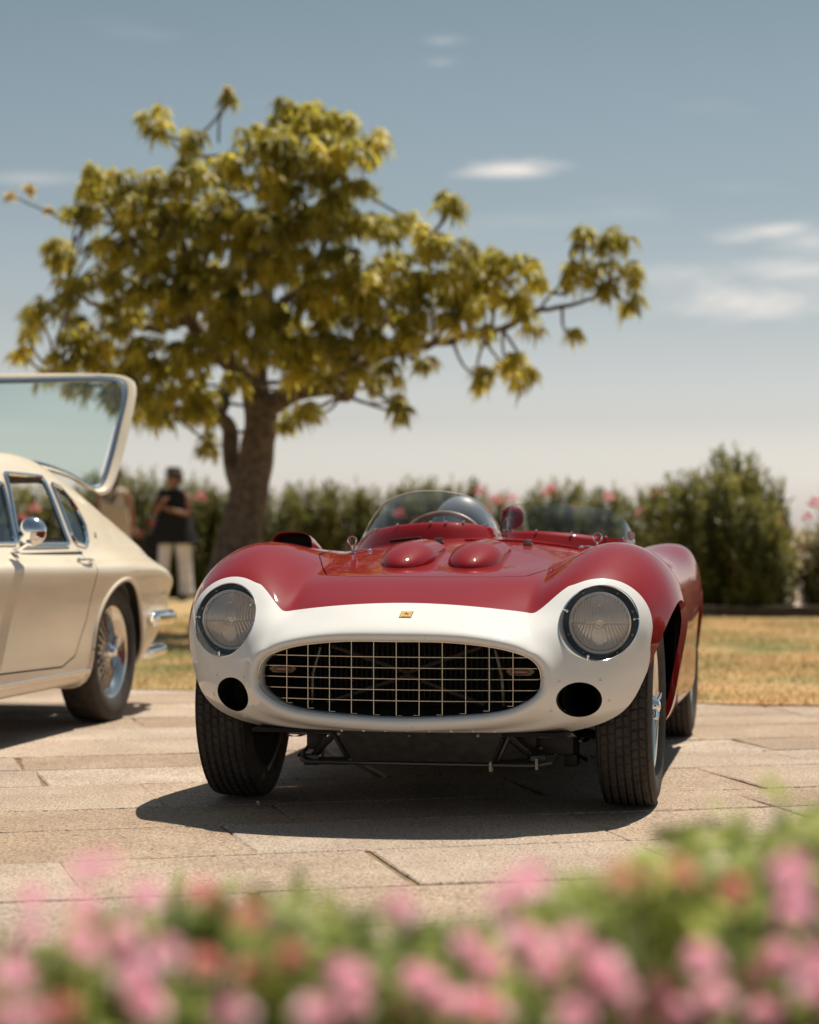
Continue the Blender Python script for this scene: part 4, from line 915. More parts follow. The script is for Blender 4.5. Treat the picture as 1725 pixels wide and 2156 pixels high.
# ---------------------------------------------------------------- ground, paving, lawn
def smat(name, c1, c2, scale, **k): return noisy(mat(name, c1, .85, spec=.25), c1, c2, scale, **k)
G = smat('dry_earth', (.26, .19, .11), (.36, .27, .17), .8)
gp_ = mesh('terrain', [(-600, -200, -.06), (600, -200, -.06), (600, 1200, -.06), (-600, 1200, -.06)], [(0, 1, 2, 3)], G); gp_['kind'] = 'structure'
def granite():
    m = mat('granite', (.35, .26, .17), .8, spec=.3); t = m.node_tree; n = t.nodes.new; l = t.links.new; b = t.nodes['Principled BSDF']
    tcn = n('ShaderNodeTexCoord')
    def nz(s, d=4):
        x = n('ShaderNodeTexNoise'); l(tcn.outputs['Object'], x.inputs['Vector']); x.inputs['Scale'].default_value = s; x.inputs['Detail'].default_value = d; x.inputs['Roughness'].default_value = .65; return x.outputs['Fac']
    big, fine, mid = nz(2.2, 5), nz(120, 4), nz(38, 4)
    r1 = n('ShaderNodeValToRGB'); l(big, r1.inputs[0]); ramp(r1, [(.3, (.43, .325, .245, 1)), (.5, (.50, .39, .295, 1)), (.7, (.58, .475, .37, 1))])
    r2 = n('ShaderNodeValToRGB'); l(fine, r2.inputs[0]); ramp(r2, [(.36, (.28, .26, .25, 1)), (.46, (.82, .81, .80, 1)), (.56, (1.0, 1.0, 1.0, 1)), (.66, (1.4, 1.38, 1.35, 1))])
    r3 = n('ShaderNodeValToRGB'); l(mid, r3.inputs[0]); ramp(r3, [(.30, (.50, .46, .43, 1)), (.43, (.96, .96, .96, 1)), (.8, (1, 1, 1, 1))])
    r4 = n('ShaderNodeValToRGB'); l(nz(.9, 6), r4.inputs[0]); ramp(r4, [(.35, (.84, .84, .86, 1)), (.6, (1.03, 1.02, 1, 1))])
    c = r1.outputs[0]
    for r in (r2, r3, r4):
        x = n('ShaderNodeMix'); x.data_type = 'RGBA'; x.blend_type = 'MULTIPLY'; x.inputs[0].default_value = 1; l(c, x.inputs[6]); l(r.outputs[0], x.inputs[7]); c = x.outputs[2]
    oi = n('ShaderNodeObjectInfo'); mr = n('ShaderNodeMapRange'); l(oi.outputs['Random'], mr.inputs[0]); mr.inputs[3].default_value = .84; mr.inputs[4].default_value = 1.08
    h = n('ShaderNodeHueSaturation'); l(mr.outputs[0], h.inputs['Value']); l(c, h.inputs['Color'])
    mr2 = n('ShaderNodeMapRange'); l(oi.outputs['Random'], mr2.inputs[0]); mr2.inputs[3].default_value = 1.15; mr2.inputs[4].default_value = .78; l(mr2.outputs[0], h.inputs['Saturation'])
    l(h.outputs[0], b.inputs['Base Color'])
    bp = n('ShaderNodeBump'); bp.inputs['Strength'].default_value = .55; bp.inputs['Distance'].default_value = .004; l(fine, bp.inputs['Height'])
    b2 = n('ShaderNodeBump'); b2.inputs['Strength'].default_value = .5; b2.inputs['Distance'].default_value = .012; l(mid, b2.inputs['Height']); l(bp.outputs[0], b2.inputs['Normal']); l(b2.outputs[0], b.inputs['Normal'])
    return m
M['granite'] = granite()
grout = smat('sandy_joint', (.15, .105, .065), (.27, .19, .11), 9, bump=.4)
pav = mesh('pavement', [(-14, -3, -.009), (14, -3, -.009), (14, 16, -.009), (-14, 16, -.009)], [(0, 1, 2, 3)], grout); pav['kind'] = 'structure'
th = math.radians(14); e1 = Vector((math.cos(th), math.sin(th), 0)); e2 = Vector((-math.sin(th), math.cos(th), 0))
def edge_d(x): return 11.49 - .30 * x
v = -1.0; kslab = 0; r_ = random.Random(11)
def jag(a, b, j, n=7):
    out = []
    for i in range(n): out.append(a.lerp(b, i / n) + (Vector((-(b - a).y, (b - a).x, 0)).normalized() * r_.uniform(-j, j) if i else Vector((0, 0, 0))))
    return out
while v < 15:
    dv = r_.choice([.40, .46, .52, .60, .66]); u = -6 + r_.uniform(-1, 0)
    while u < 7:
        du = r_.uniform(.65, 1.4); c = e1 * (u + du / 2) + e2 * (v + dv / 2)
        if c.y > 2.2 and abs(c.x) < .20 * c.y + 1.15 and c.y < edge_d(c.x) + .5:
            g = r_.choice([.005, .007, .009]); g2 = r_.choice([.003, .004, .006, .010]); sk = r_.uniform(-.02, .02)
            q = [e1 * (u + g2) + e2 * (v + g), e1 * (u + du - g2 + sk) + e2 * (v + g), e1 * (u + du - g2) + e2 * (v + dv - g), e1 * (u + g2 + sk) + e2 * (v + dv - g)]
            out = []
            for i in range(4): out += jag(q[i], q[(i + 1) % 4], .0035, 9 if i % 2 == 0 else 5)
            cc = sum(out, Vector()) / len(out); z = r_.uniform(-.0035, 0); n = len(out); z2 = z - .004
            inn = [p + (cc - p).normalized() * r_.uniform(.004, .009) for p in out]
            V = [(p.x, p.y, z) for p in inn] + [(p.x, p.y, z2) for p in out] + [(p.x, p.y, -.03) for p in out]
            Fc = [tuple(range(n))] + [(k * n + (i + 1) % n, k * n + i, (k + 1) * n + i, (k + 1) * n + (i + 1) % n) for k in (0, 1) for i in range(n)]
            mesh('stone_slab', V, Fc, M['granite'], pav); kslab += 1
        u += du
    v += dv
print('slabs', kslab)
# lawn
lw_ = smat('dry_lawn', (.44, .28, .13), (.40, .29, .14), .9, c3=(.22, .20, .08), lo=.4, hi=.55)
xs = np.linspace(-14, 14, 160); top_ = [(x, edge_d(x) + .04 * math.sin(x * 3.1) + .02 * math.sin(x * 9.7), .006) for x in xs]; n = len(xs)
V = top_ + [(x * 3, 60, .006) for x in xs] + [(x, y - .005, -.02) for x, y, z in top_]
lawn = mesh('lawn', V, [(i, i + 1, n + i + 1, n + i) for i in range(n - 1)] + [(2 * n + i, 2 * n + i + 1, i + 1, i) for i in range(n - 1)], lw_); lawn['kind'] = 'structure'
gm = leafmat('dry_grass', (.62, .43, .24), (.42, .34, .17), (.24, .25, .10), .9, .45, .7)
NB = 120000; Y = 10.2 + 11.8 * rng.random(NB) ** 1.0; X = (rng.random(NB) * 2 - 1) * (.235 * Y + .4)
ok = Y > edge_d(X) + .03 * np.sin(X * 9) - .02; X, Y = X[ok], Y[ok]; n = len(X)
a = rng.random(n) * 2 * PI; w = .004 + .006 * rng.random(n); h = (.012 + .030 * rng.random(n)) * (1 + .5 * np.sin(X * 2.1) * np.sin(Y * 1.7)); lx, ly = (rng.random(n) - .5) * .05, (rng.random(n) - .5) * .05
V = np.stack([np.stack([X - w * np.cos(a), Y - w * np.sin(a), np.full(n, .005)], 1), np.stack([X + w * np.cos(a), Y + w * np.sin(a), np.full(n, .005)], 1), np.stack([X + lx, Y + ly, h + .005], 1)], 1).reshape(-1, 3)
gb = mesh('grass', V, np.arange(3 * n).reshape(-1, 3), gm); tag(gb, 'dry yellow grass of the lawn behind the cars', 'grass', kind='stuff')
# low kerb and pale gravel beyond the lawn on the right
gv_ = smat('pale_gravel', (.40, .31, .25), (.55, .45, .38), 6, bump=.5)
gr2 = mesh('gravel_path', [(1.5, 21.6, .03), (9, 21.6, .03), (12, 40, .03), (1.5, 40, .03)], [(0, 1, 2, 3)], gv_); gr2['kind'] = 'structure'
kb = thing('kerb', 'low dark kerb along the far edge of the lawn', 'kerb', (0, 21.45, 0)); 
for i in range(9): 
    MB().box((2.3 + i * .82 + .4, 0, .045), (.81, .12, .15), bevel=.01).build('kerb_stone', smat('kerb_%d' % i, (.05, .04, .03), (.08, .065, .05), 8) if i == 0 else bpy.data.materials['kerb_0'], kb)

# ---------------------------------------------------------------- leaves
def leaves(P, D, Up, Ln, Wd, droop=0.0, seg=3, curve=.0):
    """P base, D unit direction, Up approx normal; returns V, quads. droop pulls tips down by droop*length"""
    n = len(P); Sd = np.cross(D, Up); Sd /= np.maximum(np.linalg.norm(Sd, axis=1, keepdims=True), 1e-6)
    ts = np.linspace(0, 1, seg + 1); prof = np.sin(PI * np.clip(ts * .92 + .06, 0, 1)) ** .8; prof[-1] = .04
    V = np.zeros((n, seg + 1, 2, 3))
    for i, t in enumerate(ts):
        c = P + D * (Ln * t)[:, None]; c = c.copy(); c[:, 2] -= droop * Ln * t * t
        V[:, i, 0] = c - Sd * (Wd * prof[i])[:, None] * .5; V[:, i, 1] = c + Sd * (Wd * prof[i])[:, None] * .5
    V = V.reshape(n, -1, 3); q = []
    for i in range(seg): q.append([2 * i, 2 * i + 1, 2 * i + 3, 2 * i + 2])
    Q = (np.arange(n)[:, None, None] * (2 * (seg + 1)) + np.array(q)[None]).reshape(-1, 4)
    return V.reshape(-1, 3), Q
def unit(v): return v / np.maximum(np.linalg.norm(v, axis=-1, keepdims=True), 1e-9)
# ---------------------------------------------------------------- the tree
TD = 18.0
bark = noisy(mat('bark', (.12, .09, .07), .9), (.085, .062, .048), (.17, .13, .10), 14, 6, bump=.8, dist=.03)
treel = leafmat('tree_leaves', (.17, .160, .028), (.38, .34, .052), (.60, .51, .09), 3.2, .50, .5, tv=1.75)
tree = thing('tree', 'spreading green and yellow tree with a leaning grey trunk behind the cars', 'tree', tuple(at(470, 1111, TD).xy) + (0,))
T0 = Vector(tree.location)
def tp(px, py, dz=0): return at(px, py, TD + dz) - T0
trunk = [((462, 1338, 0), .27), ((476, 1260, 0), .22), ((495, 1180, 0), .195), ((509, 1110, 0), .18), ((526, 1040, 0), .158), ((541, 955, 0), .14), ((549, 880, 0), .135), ((535, 815, 0), .12)]
limbs = [
    [((535, 815, 0), .115), ((545, 740, .1), .085), ((562, 660, .2), .065), ((572, 570, .3), .045), ((550, 480, .2), .03), ((600, 380, .1), .02), ((640, 280, 0), .012)],
    [((530, 810, 0), .10), ((499, 778, -.1), .085), ((440, 725, -.3), .07), ((400, 670, -.4), .06), ((394, 606, -.5), .045), ((385, 500, -.5), .03), ((370, 390, -.4), .02), ((400, 300, -.3), .012)],
    [((549, 860, 0), .10), ((585, 845, -.1), .095), ((624, 824, -.2), .085), ((700, 818, -.4), .06), ((728, 829, -.5), .05), ((754, 772, -.5), .045), ((832, 736, -.4), .045), ((897, 725, -.3), .04), ((1000, 705, -.2), .032), ((1060, 690, -.1), .028), ((1130, 655, 0), .024), ((1210, 640, 0), .018), ((1290, 612, 0), .012)],
    [((624, 824, -.2), .07), ((690, 800, -.2), .06), ((760, 745, 0), .05), ((820, 650, .2), .035), ((860, 560, .3), .025), ((930, 470, .2), .014)],
    [((486, 960, .35), .072), ((484, 905, .35), .07), ((457, 877, .2), .06), ((380, 860, 0), .045), ((312, 861, -.2), .035), ((230, 820, -.4), .022), ((120, 790, -.5), .012)],
    [((394, 606, -.5), .04), ((330, 560, -.7), .03), ((270, 500, -.8), .022), ((210, 420, -.8), .012)],
    [((400, 670, -.4), .05), ((320, 690, -.2), .038), ((220, 650, .1), .026), ((140, 610, .3), .014)],
    [((562, 660, .2), .05), ((640, 600, .5), .04), ((690, 500, .7), .03), ((720, 400, .7), .018), ((700, 300, .5), .012)],
    [((1130, 655, 0), .014), ((1170, 610, 0), .010), ((1215, 560, 0), .008)],
    [((290, 510, -.6), .02), ((230, 470, -.5), .014), ((150, 470, -.3), .011), ((100, 445, -.3), .009), ((30, 415, -.3), .006)],
    [((457, 877, .3), .05), ((490, 800, .8), .04), ((480, 700, 1.0), .03), ((460, 560, 1.0), .02), ((480, 400, .8), .012)],
]
m = MB(); m.tube(catmull([tp(*p) for p, r in trunk], 6), [float(x) for x in np.interp(np.linspace(0, len(trunk) - 1, (len(trunk) - 1) * 6 + 1), range(len(trunk)), [r for _, r in trunk])], 18)
# second stem behind the first
st2 = [((512, 1100, .18), .11), ((499, 1022, .28), .08), ((486, 960, .33), .072), ((484, 905, .35), .07)]
m.tube(catmull([tp(*p) for p, r in st2], 6), [float(x) for x in np.interp(np.linspace(0, 3, 19), range(4), [r for _, r in st2])], 14)
for v_ in range(len(m.V)):
    x, y, z = m.V[v_]; k = .012 * math.sin(x * 40 + z * 3) * math.sin(z * 9 + y * 23); m.V[v_] = (x + k, y + k, z)
m.build('trunk', bark, tree)
nodes = []
for L_ in limbs:
    P = catmull([tp(*p) for p, r in L_], 6); R_ = [float(x) for x in np.interp(np.linspace(0, len(L_) - 1, (len(L_) - 1) * 6 + 1), range(len(L_)), [r for _, r in L_])]
    for i, p in enumerate(P):
        if 0 < i < len(P) - 1 and R_[i] < .06: P[i] = p + Vector((rnd.uniform(-1, 1), rnd.uniform(-1, 1), rnd.uniform(-1, 1))) * R_[i] * .5
    MB().tube(P, R_, 10).build('limb', bark, tree); nodes += [(p, r) for p, r in zip(P, R_)]
PF = """330,250,36 400,292,34 590,240,42 650,248,46 712,262,42 802,298,34 540,300,46 745,330,44 640,330,52 195,378,40 258,388,46 330,392,42 400,372,46 470,352,44 560,380,52 690,392,54 762,395,26
188,432,32 280,450,46 370,460,52 460,440,48 550,470,52 640,470,52 730,470,46 806,478,36 858,458,22 935,425,32 128,532,38 198,505,24 230,575,40 320,540,46 420,545,52 520,560,52 620,560,56 720,560,52 818,560,46 908,500,42 962,522,36 1040,545,34 1108,560,32
85,655,36 150,612,38 160,695,42 250,662,50 340,640,46 450,650,52 555,650,46 660,660,52 760,650,52 860,640,46 950,602,52 1020,622,42 1090,642,38 1132,592,18
60,692,18 135,760,36 220,750,42 310,742,46 400,740,50 620,742,54 700,740,50 778,722,42 858,722,32 940,682,32 1010,690,24 100,788,18 160,810,28 250,820,38 330,822,44 415,815,44 500,790,26 640,795,36 700,785,34
330,868,32 425,862,38 442,930,26 600,882,28 650,868,24 280,868,30 1208,500,36 1290,508,42 1232,562,42 1310,572,38 1328,630,28 1280,612,28 1198,600,16 1198,700,17 1010,792,26 1068,762,32 1102,792,32 830,842,20 850,862,14 790,800,16 40,735,16 480,190,17
500,500,50 580,540,50 460,600,50 380,600,48 680,620,50 300,600,44 540,720,46 600,700,48 480,700,44 860,690,38 780,600,44 700,450,46 600,420,46 440,480,46 340,480,44 640,860,22 520,640,46 350,780,38 280,790,34 740,770,36 820,780,28 1050,590,30 990,570,34 880,590,36 240,520,36 590,300,44 690,310,42 160,440,20 990,640,36 1120,690,20 900,760,18"""
puffs = [tuple(map(float, q.split(','))) for q in PF.split()]
cl = []; tw = MB(); C0 = tp(560, 560)
for (cx, cy, r) in puffs:
    cen_x = (cx - 560) / 620; bulge = max(0, 1 - cen_x ** 2 - ((cy - 580) / 420) ** 2) ** .5
    layers = [(-1.2 * bulge, .95), (1.2 * bulge, .6)] if bulge > .35 else [(0, 1.0)]
    for dz, fr_ in layers:
        c = tp(cx, cy, dz * rnd.uniform(.7, 1.1)); R_ = r * (TD + dz) / F * .93
        nd = min(nodes, key=lambda q: (q[0] - c).length + (0 if q[1] > .01 else .1) + max(0, (q[0].z - c.z)) * .6)[0]
        mid = nd.lerp(c, .55) + Vector((rnd.uniform(-.06, .06), rnd.uniform(-.06, .06), -.04))
        if (nd - c).length > .08: tw.tube(catmull([nd, mid, c + Vector((0, 0, -R_ * .3))], 4), list(np.linspace(.016, .007, 9)), 5, cap=False)
        k = max(2, int(fr_ * .95 * (r / 13.5) ** 2))
        for _ in range(k):
            d = Vector((rnd.gauss(0, 1), rnd.gauss(0, 1), rnd.gauss(0, 1))).normalized() * rnd.uniform(.45, 1) ** .5
            p = c + Vector((d.x * R_, d.y * R_ * 1.3, d.z * R_ * .8)) + Vector((0, 0, R_ * .1)); cl.append(p)
            if rnd.random() < .7: tw.tube([c + Vector((0, 0, -R_ * .2)), (c + p) / 2 + Vector((0, 0, -.02)), p], [.006, .004, .003], 4, cap=False)
tg = tw.build('twigs', bark, tree, fix=False); tg['kind'] = 'stuff'
cl = np.array([tuple(p) for p in cl]); nl = 24; n = len(cl)
P = np.repeat(cl, nl, 0); az = rng.random(n * nl) * 2 * PI; el = rng.normal(.02, .5, n * nl)
D = np.stack([np.cos(az) * np.cos(el), np.sin(az) * np.cos(el), np.sin(el)], 1); Up = unit(np.stack([rng.normal(0, .4, n * nl), rng.normal(0, .4, n * nl), np.ones(n * nl)], 1))
Ln = .070 + .065 * rng.random(n * nl); P = P + D * .01
V, Q = leaves(P, D, Up, Ln, .022 + .012 * rng.random(n * nl), .85, 3)
cw = mesh('crown', V, Q, treel, tree); cw['kind'] = 'stuff'
print('tree leaves', n * nl)
# pale blossoms at three twig ends
blm = leafmat('pale_blossom', (.55, .46, .24), (.62, .54, .34), (.7, .62, .42), 6, .4)
for (px, py, r) in ((22, 412, .055), (60, 398, .062), (102, 442, .05), (480, 188, .05)):
    c = tp(px, py, -.3 if px < 200 else 0); k = 60
    az = rng.random(k) * 2 * PI; el = rng.normal(.3, .6, k); D = np.stack([np.cos(az) * np.cos(el), np.sin(az) * np.cos(el), np.sin(el)], 1)
    V, Q = leaves(np.tile(np.array(c), (k, 1)), D, unit(rng.normal(0, 1, (k, 3))), r * (1 + .5 * rng.random(k)), np.full(k, .03), .3, 2); mesh('blossom', V, Q, blm, tree)
MB().tube(catmull([tp(460, 300, 0), tp(462, 250, 0), tp(478, 200, 0)], 5), .010, 5).build('limb', bark, tree)

# ---------------------------------------------------------------- oleander shrubs
ol1 = leafmat('oleander_leaves', (.085, .09, .022), (.17, .165, .035), (.28, .25, .055), 2.2, .42, .45)
pinkm = leafmat('oleander_flower', (.62, .17, .19), (.72, .26, .27), (.78, .36, .36), 9, .35)
stm = noisy(mat('shrub_stem', (.1, .08, .05), .8), (.07, .055, .035), (.13, .10, .06), 20)
def oleander_mesh(seed, ns=300):
    g = np.random.default_rng(seed); B, Tt = [], []
    for i in range(ns):
        a = g.random() * 2 * PI; e = g.random() ** .7; z = .10 + .90 * (1 - (1 - g.random()) ** 1.0)
        rad = .5 * max(0, 1 - (abs(z - .45) / .60) ** 2.5) ** .5 * (.82 + .3 * g.random()) * (.35 + .65 * g.random() ** .3)
        tip = np.array([rad * math.cos(a), rad * math.sin(a), z * (.92 + .12 * g.random())]); B.append(tip - np.array([.28 * tip[0], .28 * tip[1], .26 + .1 * g.random()])); Tt.append(tip)
    B, Tt = np.array(B), np.array(Tt); k = 26
    t = np.tile(np.linspace(.1, 1.02, k), ns); P = np.repeat(B, k, 0) + np.repeat(Tt - B, k, 0) * t[:, None]; ax = unit(np.repeat(Tt - B, k, 0))
    az = g.random(ns * k) * 2 * PI; side = np.stack([np.cos(az), np.sin(az), g.normal(0, .2, ns * k)], 1); D = unit(ax * (.35 + .45 * t[:, None]) + side * .8)
    V, Q = leaves(P, D, unit(side + g.normal(0, .3, (ns * k, 3))), .075 + .045 * g.random(ns * k),   .016 + .009 * g.random(ns * k), .22, 2)
    me = mesh('crown', V, Q, ol1); d = me.data; bpy.data.objects.remove(me)
    s = MB()
    for i in range(0, ns, 5): s.tube([(B[i][0] * .25, B[i][1] * .25, 0), tuple(B[i] * np.array([.8, .8, .7])), tuple(Tt[i])], [.010, .006, .002], 4, cap=False)
    so = s.build('stems', stm, None, fix=False); sdat = so.data; bpy.data.objects.remove(so)
    return d, sdat
protos = [oleander_mesh(s) for s in (1, 2, 3)]
def flower_head(r, k=34):
    az = rng.random(k) * 2 * PI; el = rng.random(k) * 1.6 - .3; D = np.stack([np.cos(az) * np.cos(el), np.sin(az) * np.cos(el), np.sin(el)], 1)
    o = D * r * (.4 + .5 * rng.random(k))[:, None]; V, Q = leaves(o, unit(D + rng.normal(0, .5, (k, 3))), unit(rng.normal(0, 1, (k, 3))), np.full(k, r * .7), np.full(k, r * .6), .1, 2)
    q = mesh('flower_cluster', V, Q, pinkm); d = q.data; bpy.data.objects.remove(q); return d
fheads = [flower_head(.062), flower_head(.05), flower_head(.04)]
shr = [  # px centre, top px, half width px, distance, label, flowers (px, py)
 (-150, 1010, 130, 26.8, 'leafy oleander at the far left behind the cream coupe', []),
 (-20, 1020, 120, 27.4, 'oleander seen through the cream coupe side windows', [(72, 1072), (48, 1092), (20, 1050)]),
 (110, 1030, 110, 27.9, 'oleander behind the raised hatch of the cream coupe', [(118, 1040)]),
 (225, 1000, 85, 28.2, 'oleander behind the woman in the beige top', []),
 (300, 992, 80, 27.8, 'tall light green oleander between the two women, with pink blossoms', [(300, 1128), (281, 1122), (318, 1098), (322, 1108)]),
 (400, 1010, 80, 28.0, 'oleander behind the woman in black with one pink blossom', [(424, 1048)]),
 (480, 1035, 75, 28.4, 'dark oleander right behind the tree trunk', []),
 (575, 1030, 75, 28.0, 'first oleander to the right of the tree trunk', []),
 (650, 1022, 72, 28.5, 'second oleander to the right of the tree trunk', []),
 (722, 1020, 75, 28.1, 'third oleander right of the trunk, with upright shoots', []),
 (800, 1030, 60, 28.3, 'oleander at the left end of the driver windscreen', [(838, 1080)]),
 (888, 1012, 75, 28.0, 'oleander seen through the driver windscreen', [(842, 1083)]),
 (975, 1016, 60, 28.2, 'oleander with pink blossoms above the driver windscreen', [(1012, 1036), (1040, 1050)]),
 (1045, 1040, 55, 28.0, 'blossoming oleander behind the round red mirror', [(1046, 1055), (1022, 1075), (1070, 1082), (1078, 1052)]),
 (1175, 1018, 85, 26.5, 'oleander with a pink tip above the tinted screen', [(1160, 1030), (1150, 1040), (1212, 1070)]),
 (1270, 1030, 75, 26.0, 'oleander above the right end of the tinted screen', [(1282, 1048)]),
 (1370, 1030, 80, 25.0, 'oleander above the left front fender of the racing car', [(1382, 1044), (1350, 1078)]),
 (1440, 1005, 95, 23.6, 'broad oleander joining the tall one behind the rear fender', []),
 (1545, 950, 82, 22.9, 'tallest dark oleander with a pointed top on the right', [(1536, 1196)]),
 (1605, 1005, 72, 22.8, 'narrow oleander on the right flank of the tallest one', [(1641, 1103), (1688, 1154)]),
 (1490, 1000, 110, 22.3, 'low dark oleander in front of the tallest one', []),
 (1580, 1050, 85, 22.0, 'small bushy oleander at the right foot of the tallest one', []),
 (1765, 1085, 82, 22.4, 'oleander with pink blossoms cut by the right edge', [(1718, 1062), (1700, 1092), (1735, 1075)]),
 (1870, 1060, 90, 22.9, 'oleander beyond the right edge of the lawn', []),
]
for i, (cx, ty, hw, d, lab, fl_) in enumerate(shr):
    p = at(cx, ty, d); o = thing('oleander', lab, 'shrub', (p.x, d, 0), rnd.uniform(0, 6.3), 'oleanders along the back of the lawn')
    cd_, sd_ = protos[i % 3]; w = hw * d / F * 2.1
    for nm, dt in (('crown', cd_), ('stems', sd_)):
        c = bpy.data.objects.new(nm, dt); COL.objects.link(c); c.parent = o; c.scale = (w, w, p.z * 1.0); c['kind'] = 'stuff'
    iv = Matrix.Rotation(-o.rotation_euler.z, 3, 'Z')
    for j, (fx, fy) in enumerate(fl_):
        q = at(fx, fy, d - .42 * w); f_ = bpy.data.objects.new('flower_cluster', fheads[j % 3]); COL.objects.link(f_); f_.parent = o; f_.location = iv @ (q - Vector((p.x, d, 0))); f_.rotation_euler = (0, 0, rnd.uniform(0, 6))
        MB().tube([f_.location + Vector((0, 0, -.02)), Vector((f_.location.x * .6, f_.location.y * .6, f_.location.z - .35))], .005, 5, cap=False).build('flower_stem', stm, o)

for (x, y, sc, lab) in ((7.4, 7.6, 2.3, 'unseen big shrub added right of the paving to be mirrored in the flank of the racing car'), (8.8, 11.5, 2.6, 'second unseen big shrub added right of the paving to be mirrored in the rear fender'), (6.6, 3.2, 1.9, 'unseen shrub added beyond the right end of the flower bed for reflections')):  # unseen shrubs, added as stand-ins for trees mirrored in the red flank
    o = thing('oleander', lab, 'shrub', (x, y, 0), x, 'unseen oleanders added right of the paving for reflections')
    for nm, dt in (('crown', protos[0][0]), ('stems', protos[0][1])):
        c = bpy.data.objects.new(nm, dt); COL.objects.link(c); c.parent = o; c.scale = (sc, sc, sc * .8); c['kind'] = 'stuff'
# ---------------------------------------------------------------- two women on the lawn
def person(label, loc, rz, skel, rad, group=None):
    o = thing('person', label, 'person', loc, rz, group)
    names = list(skel); idx = {k: i for i, k in enumerate(names)}
    edges = [('pelvis', 'belly'), ('belly', 'chest'), ('chest', 'neck'), ('neck', 'jaw'), ('jaw', 'skull'), ('chest', 'lsh'), ('lsh', 'lel'), ('lel', 'lwr'), ('lwr', 'lhand'), ('chest', 'rsh'), ('rsh', 'rel'), ('rel', 'rwr'), ('rwr', 'rhand'),
             ('pelvis', 'lhip'), ('lhip', 'lkn'), ('lkn', 'lan'), ('lan', 'ltoe'), ('pelvis', 'rhip'), ('rhip', 'rkn'), ('rkn', 'ran'), ('ran', 'rtoe')]
    for hnd in ('l', 'r'):
        for k in range(4):
            a = Vector(skel[hnd + 'hand']); w = Vector(skel[hnd + 'wr']); d = (a - w).normalized(); s = d.cross(Vector((0, 0, 1))).normalized()
            nm = hnd + 'f%d' % k; skel[nm] = tuple(a + d * (.065 + .01 * (k in (1, 2))) + s * (k - 1.5) * .02 + Vector((0, 0, -.015))); names.append(nm); idx[nm] = len(names) - 1; edges.append((hnd + 'hand', nm)); rad[nm] = (.009, .009)
        nm = hnd + 'th'; skel[nm] = tuple(a + s * .05 + d * .02); names.append(nm); idx[nm] = len(names) - 1; edges.append((hnd + 'hand', nm)); rad[nm] = (.011, .011)
    me = bpy.data.meshes.new('body'); me.from_pydata([skel[n] for n in names], [(idx[a], idx[b]) for a, b in edges], []); b = link('body', me, o, M['skin'])
    sk = b.modifiers.new('skin', 'SKIN'); 
    if not me.skin_vertices: me.skin_vertices.new() if hasattr(me.skin_vertices, 'new') else None
    for n_, v in zip(names, me.skin_vertices[0].data):
        v.radius = rad.get(n_, rad.get(n_[1:], (.03, .03))); v.use_root = (n_ == 'pelvis')
    sb = b.modifiers.new('sub', 'SUBSURF'); sb.levels = 2; sb.render_levels = 2; sk.use_smooth_shade = True
    # face
    h = Vector(skel['skull']); m = MB(); m.ell(h + Vector((0, -.088, -.03)), (.012, .018, .022), 10, 8); m.build('nose', M['skin'], o)
    for s in (-1, 1): MB().ell(h + Vector((s * .032, -.082, .0)), (.012, .008, .006), 10, 6).build('eye', M['black'], o)
    MB().ell(h + Vector((0, -.080, -.068)), (.022, .008, .007), 10, 6).build('mouth', M['lip'], o)
    return o
M['skin'] = noisy(mat('skin', (.28, .13, .08), .5), (.24, .105, .06), (.32, .16, .10), 8, 3)
M['lip'] = mat('lips', (.3, .08, .07), .4)
M['hair'] = noisy(mat('dark_hair', (.03, .02, .015), .5), (.02, .013, .01), (.06, .035, .02), 30, 4)
M['blackcloth'] = noisy(mat('black_cloth', (.008, .008, .009), .9), (.006, .006, .007), (.011, .011, .011), 12, 4, bump=.4)
M['whitecloth'] = noisy(mat('white_cloth', (.55, .53, .56), .8), (.66, .65, .70), (.80, .79, .82), 9, 4, bump=.5, dist=.02)
M['beigecloth'] = noisy(mat('beige_cloth', (.42, .34, .26), .85), (.48, .40, .31), (.62, .54, .44), 12, 4, bump=.5)
M['wicker'] = noisy(mat('wicker', (.5, .42, .3), .8), (.35, .28, .19), (.62, .54, .42), 60, 2, bump=.6)
RADS = dict(pelvis=(.15, .11), belly=(.125, .10), chest=(.15, .105), neck=(.05, .05), jaw=(.062, .07), skull=(.078, .092), sh=(.055, .055), el=(.036, .036), wr=(.026, .026), hand=(.034, .018), hip=(.09, .09), kn=(.058, .058), an=(.036, .036), toe=(.035, .028))
def ring_(z, rx, ry, cx=0, cy=0, n=28, fold=0, k=0):
    return [(cx + (rx + fold * math.sin(9 * a + k)) * math.cos(a), cy + (ry + fold * math.sin(7 * a + k)) * math.sin(a), z) for a in np.linspace(0, 2 * PI, n, endpoint=False)]
def shoe(parent, x, m):
    q = MB(); q.loft([[(x + rx * math.cos(a), y + .0, .035 + h * math.sin(a)) for a in np.linspace(0, 2 * PI, 14, endpoint=False)] for y, rx, h in ((.06, .02, .02), (.04, .036, .034), (-.06, .044, .032), (-.15, .040, .022), (-.19, .015, .012))]); q.build('shoe', m, parent)
p2 = at(366, 1262, 26.4)
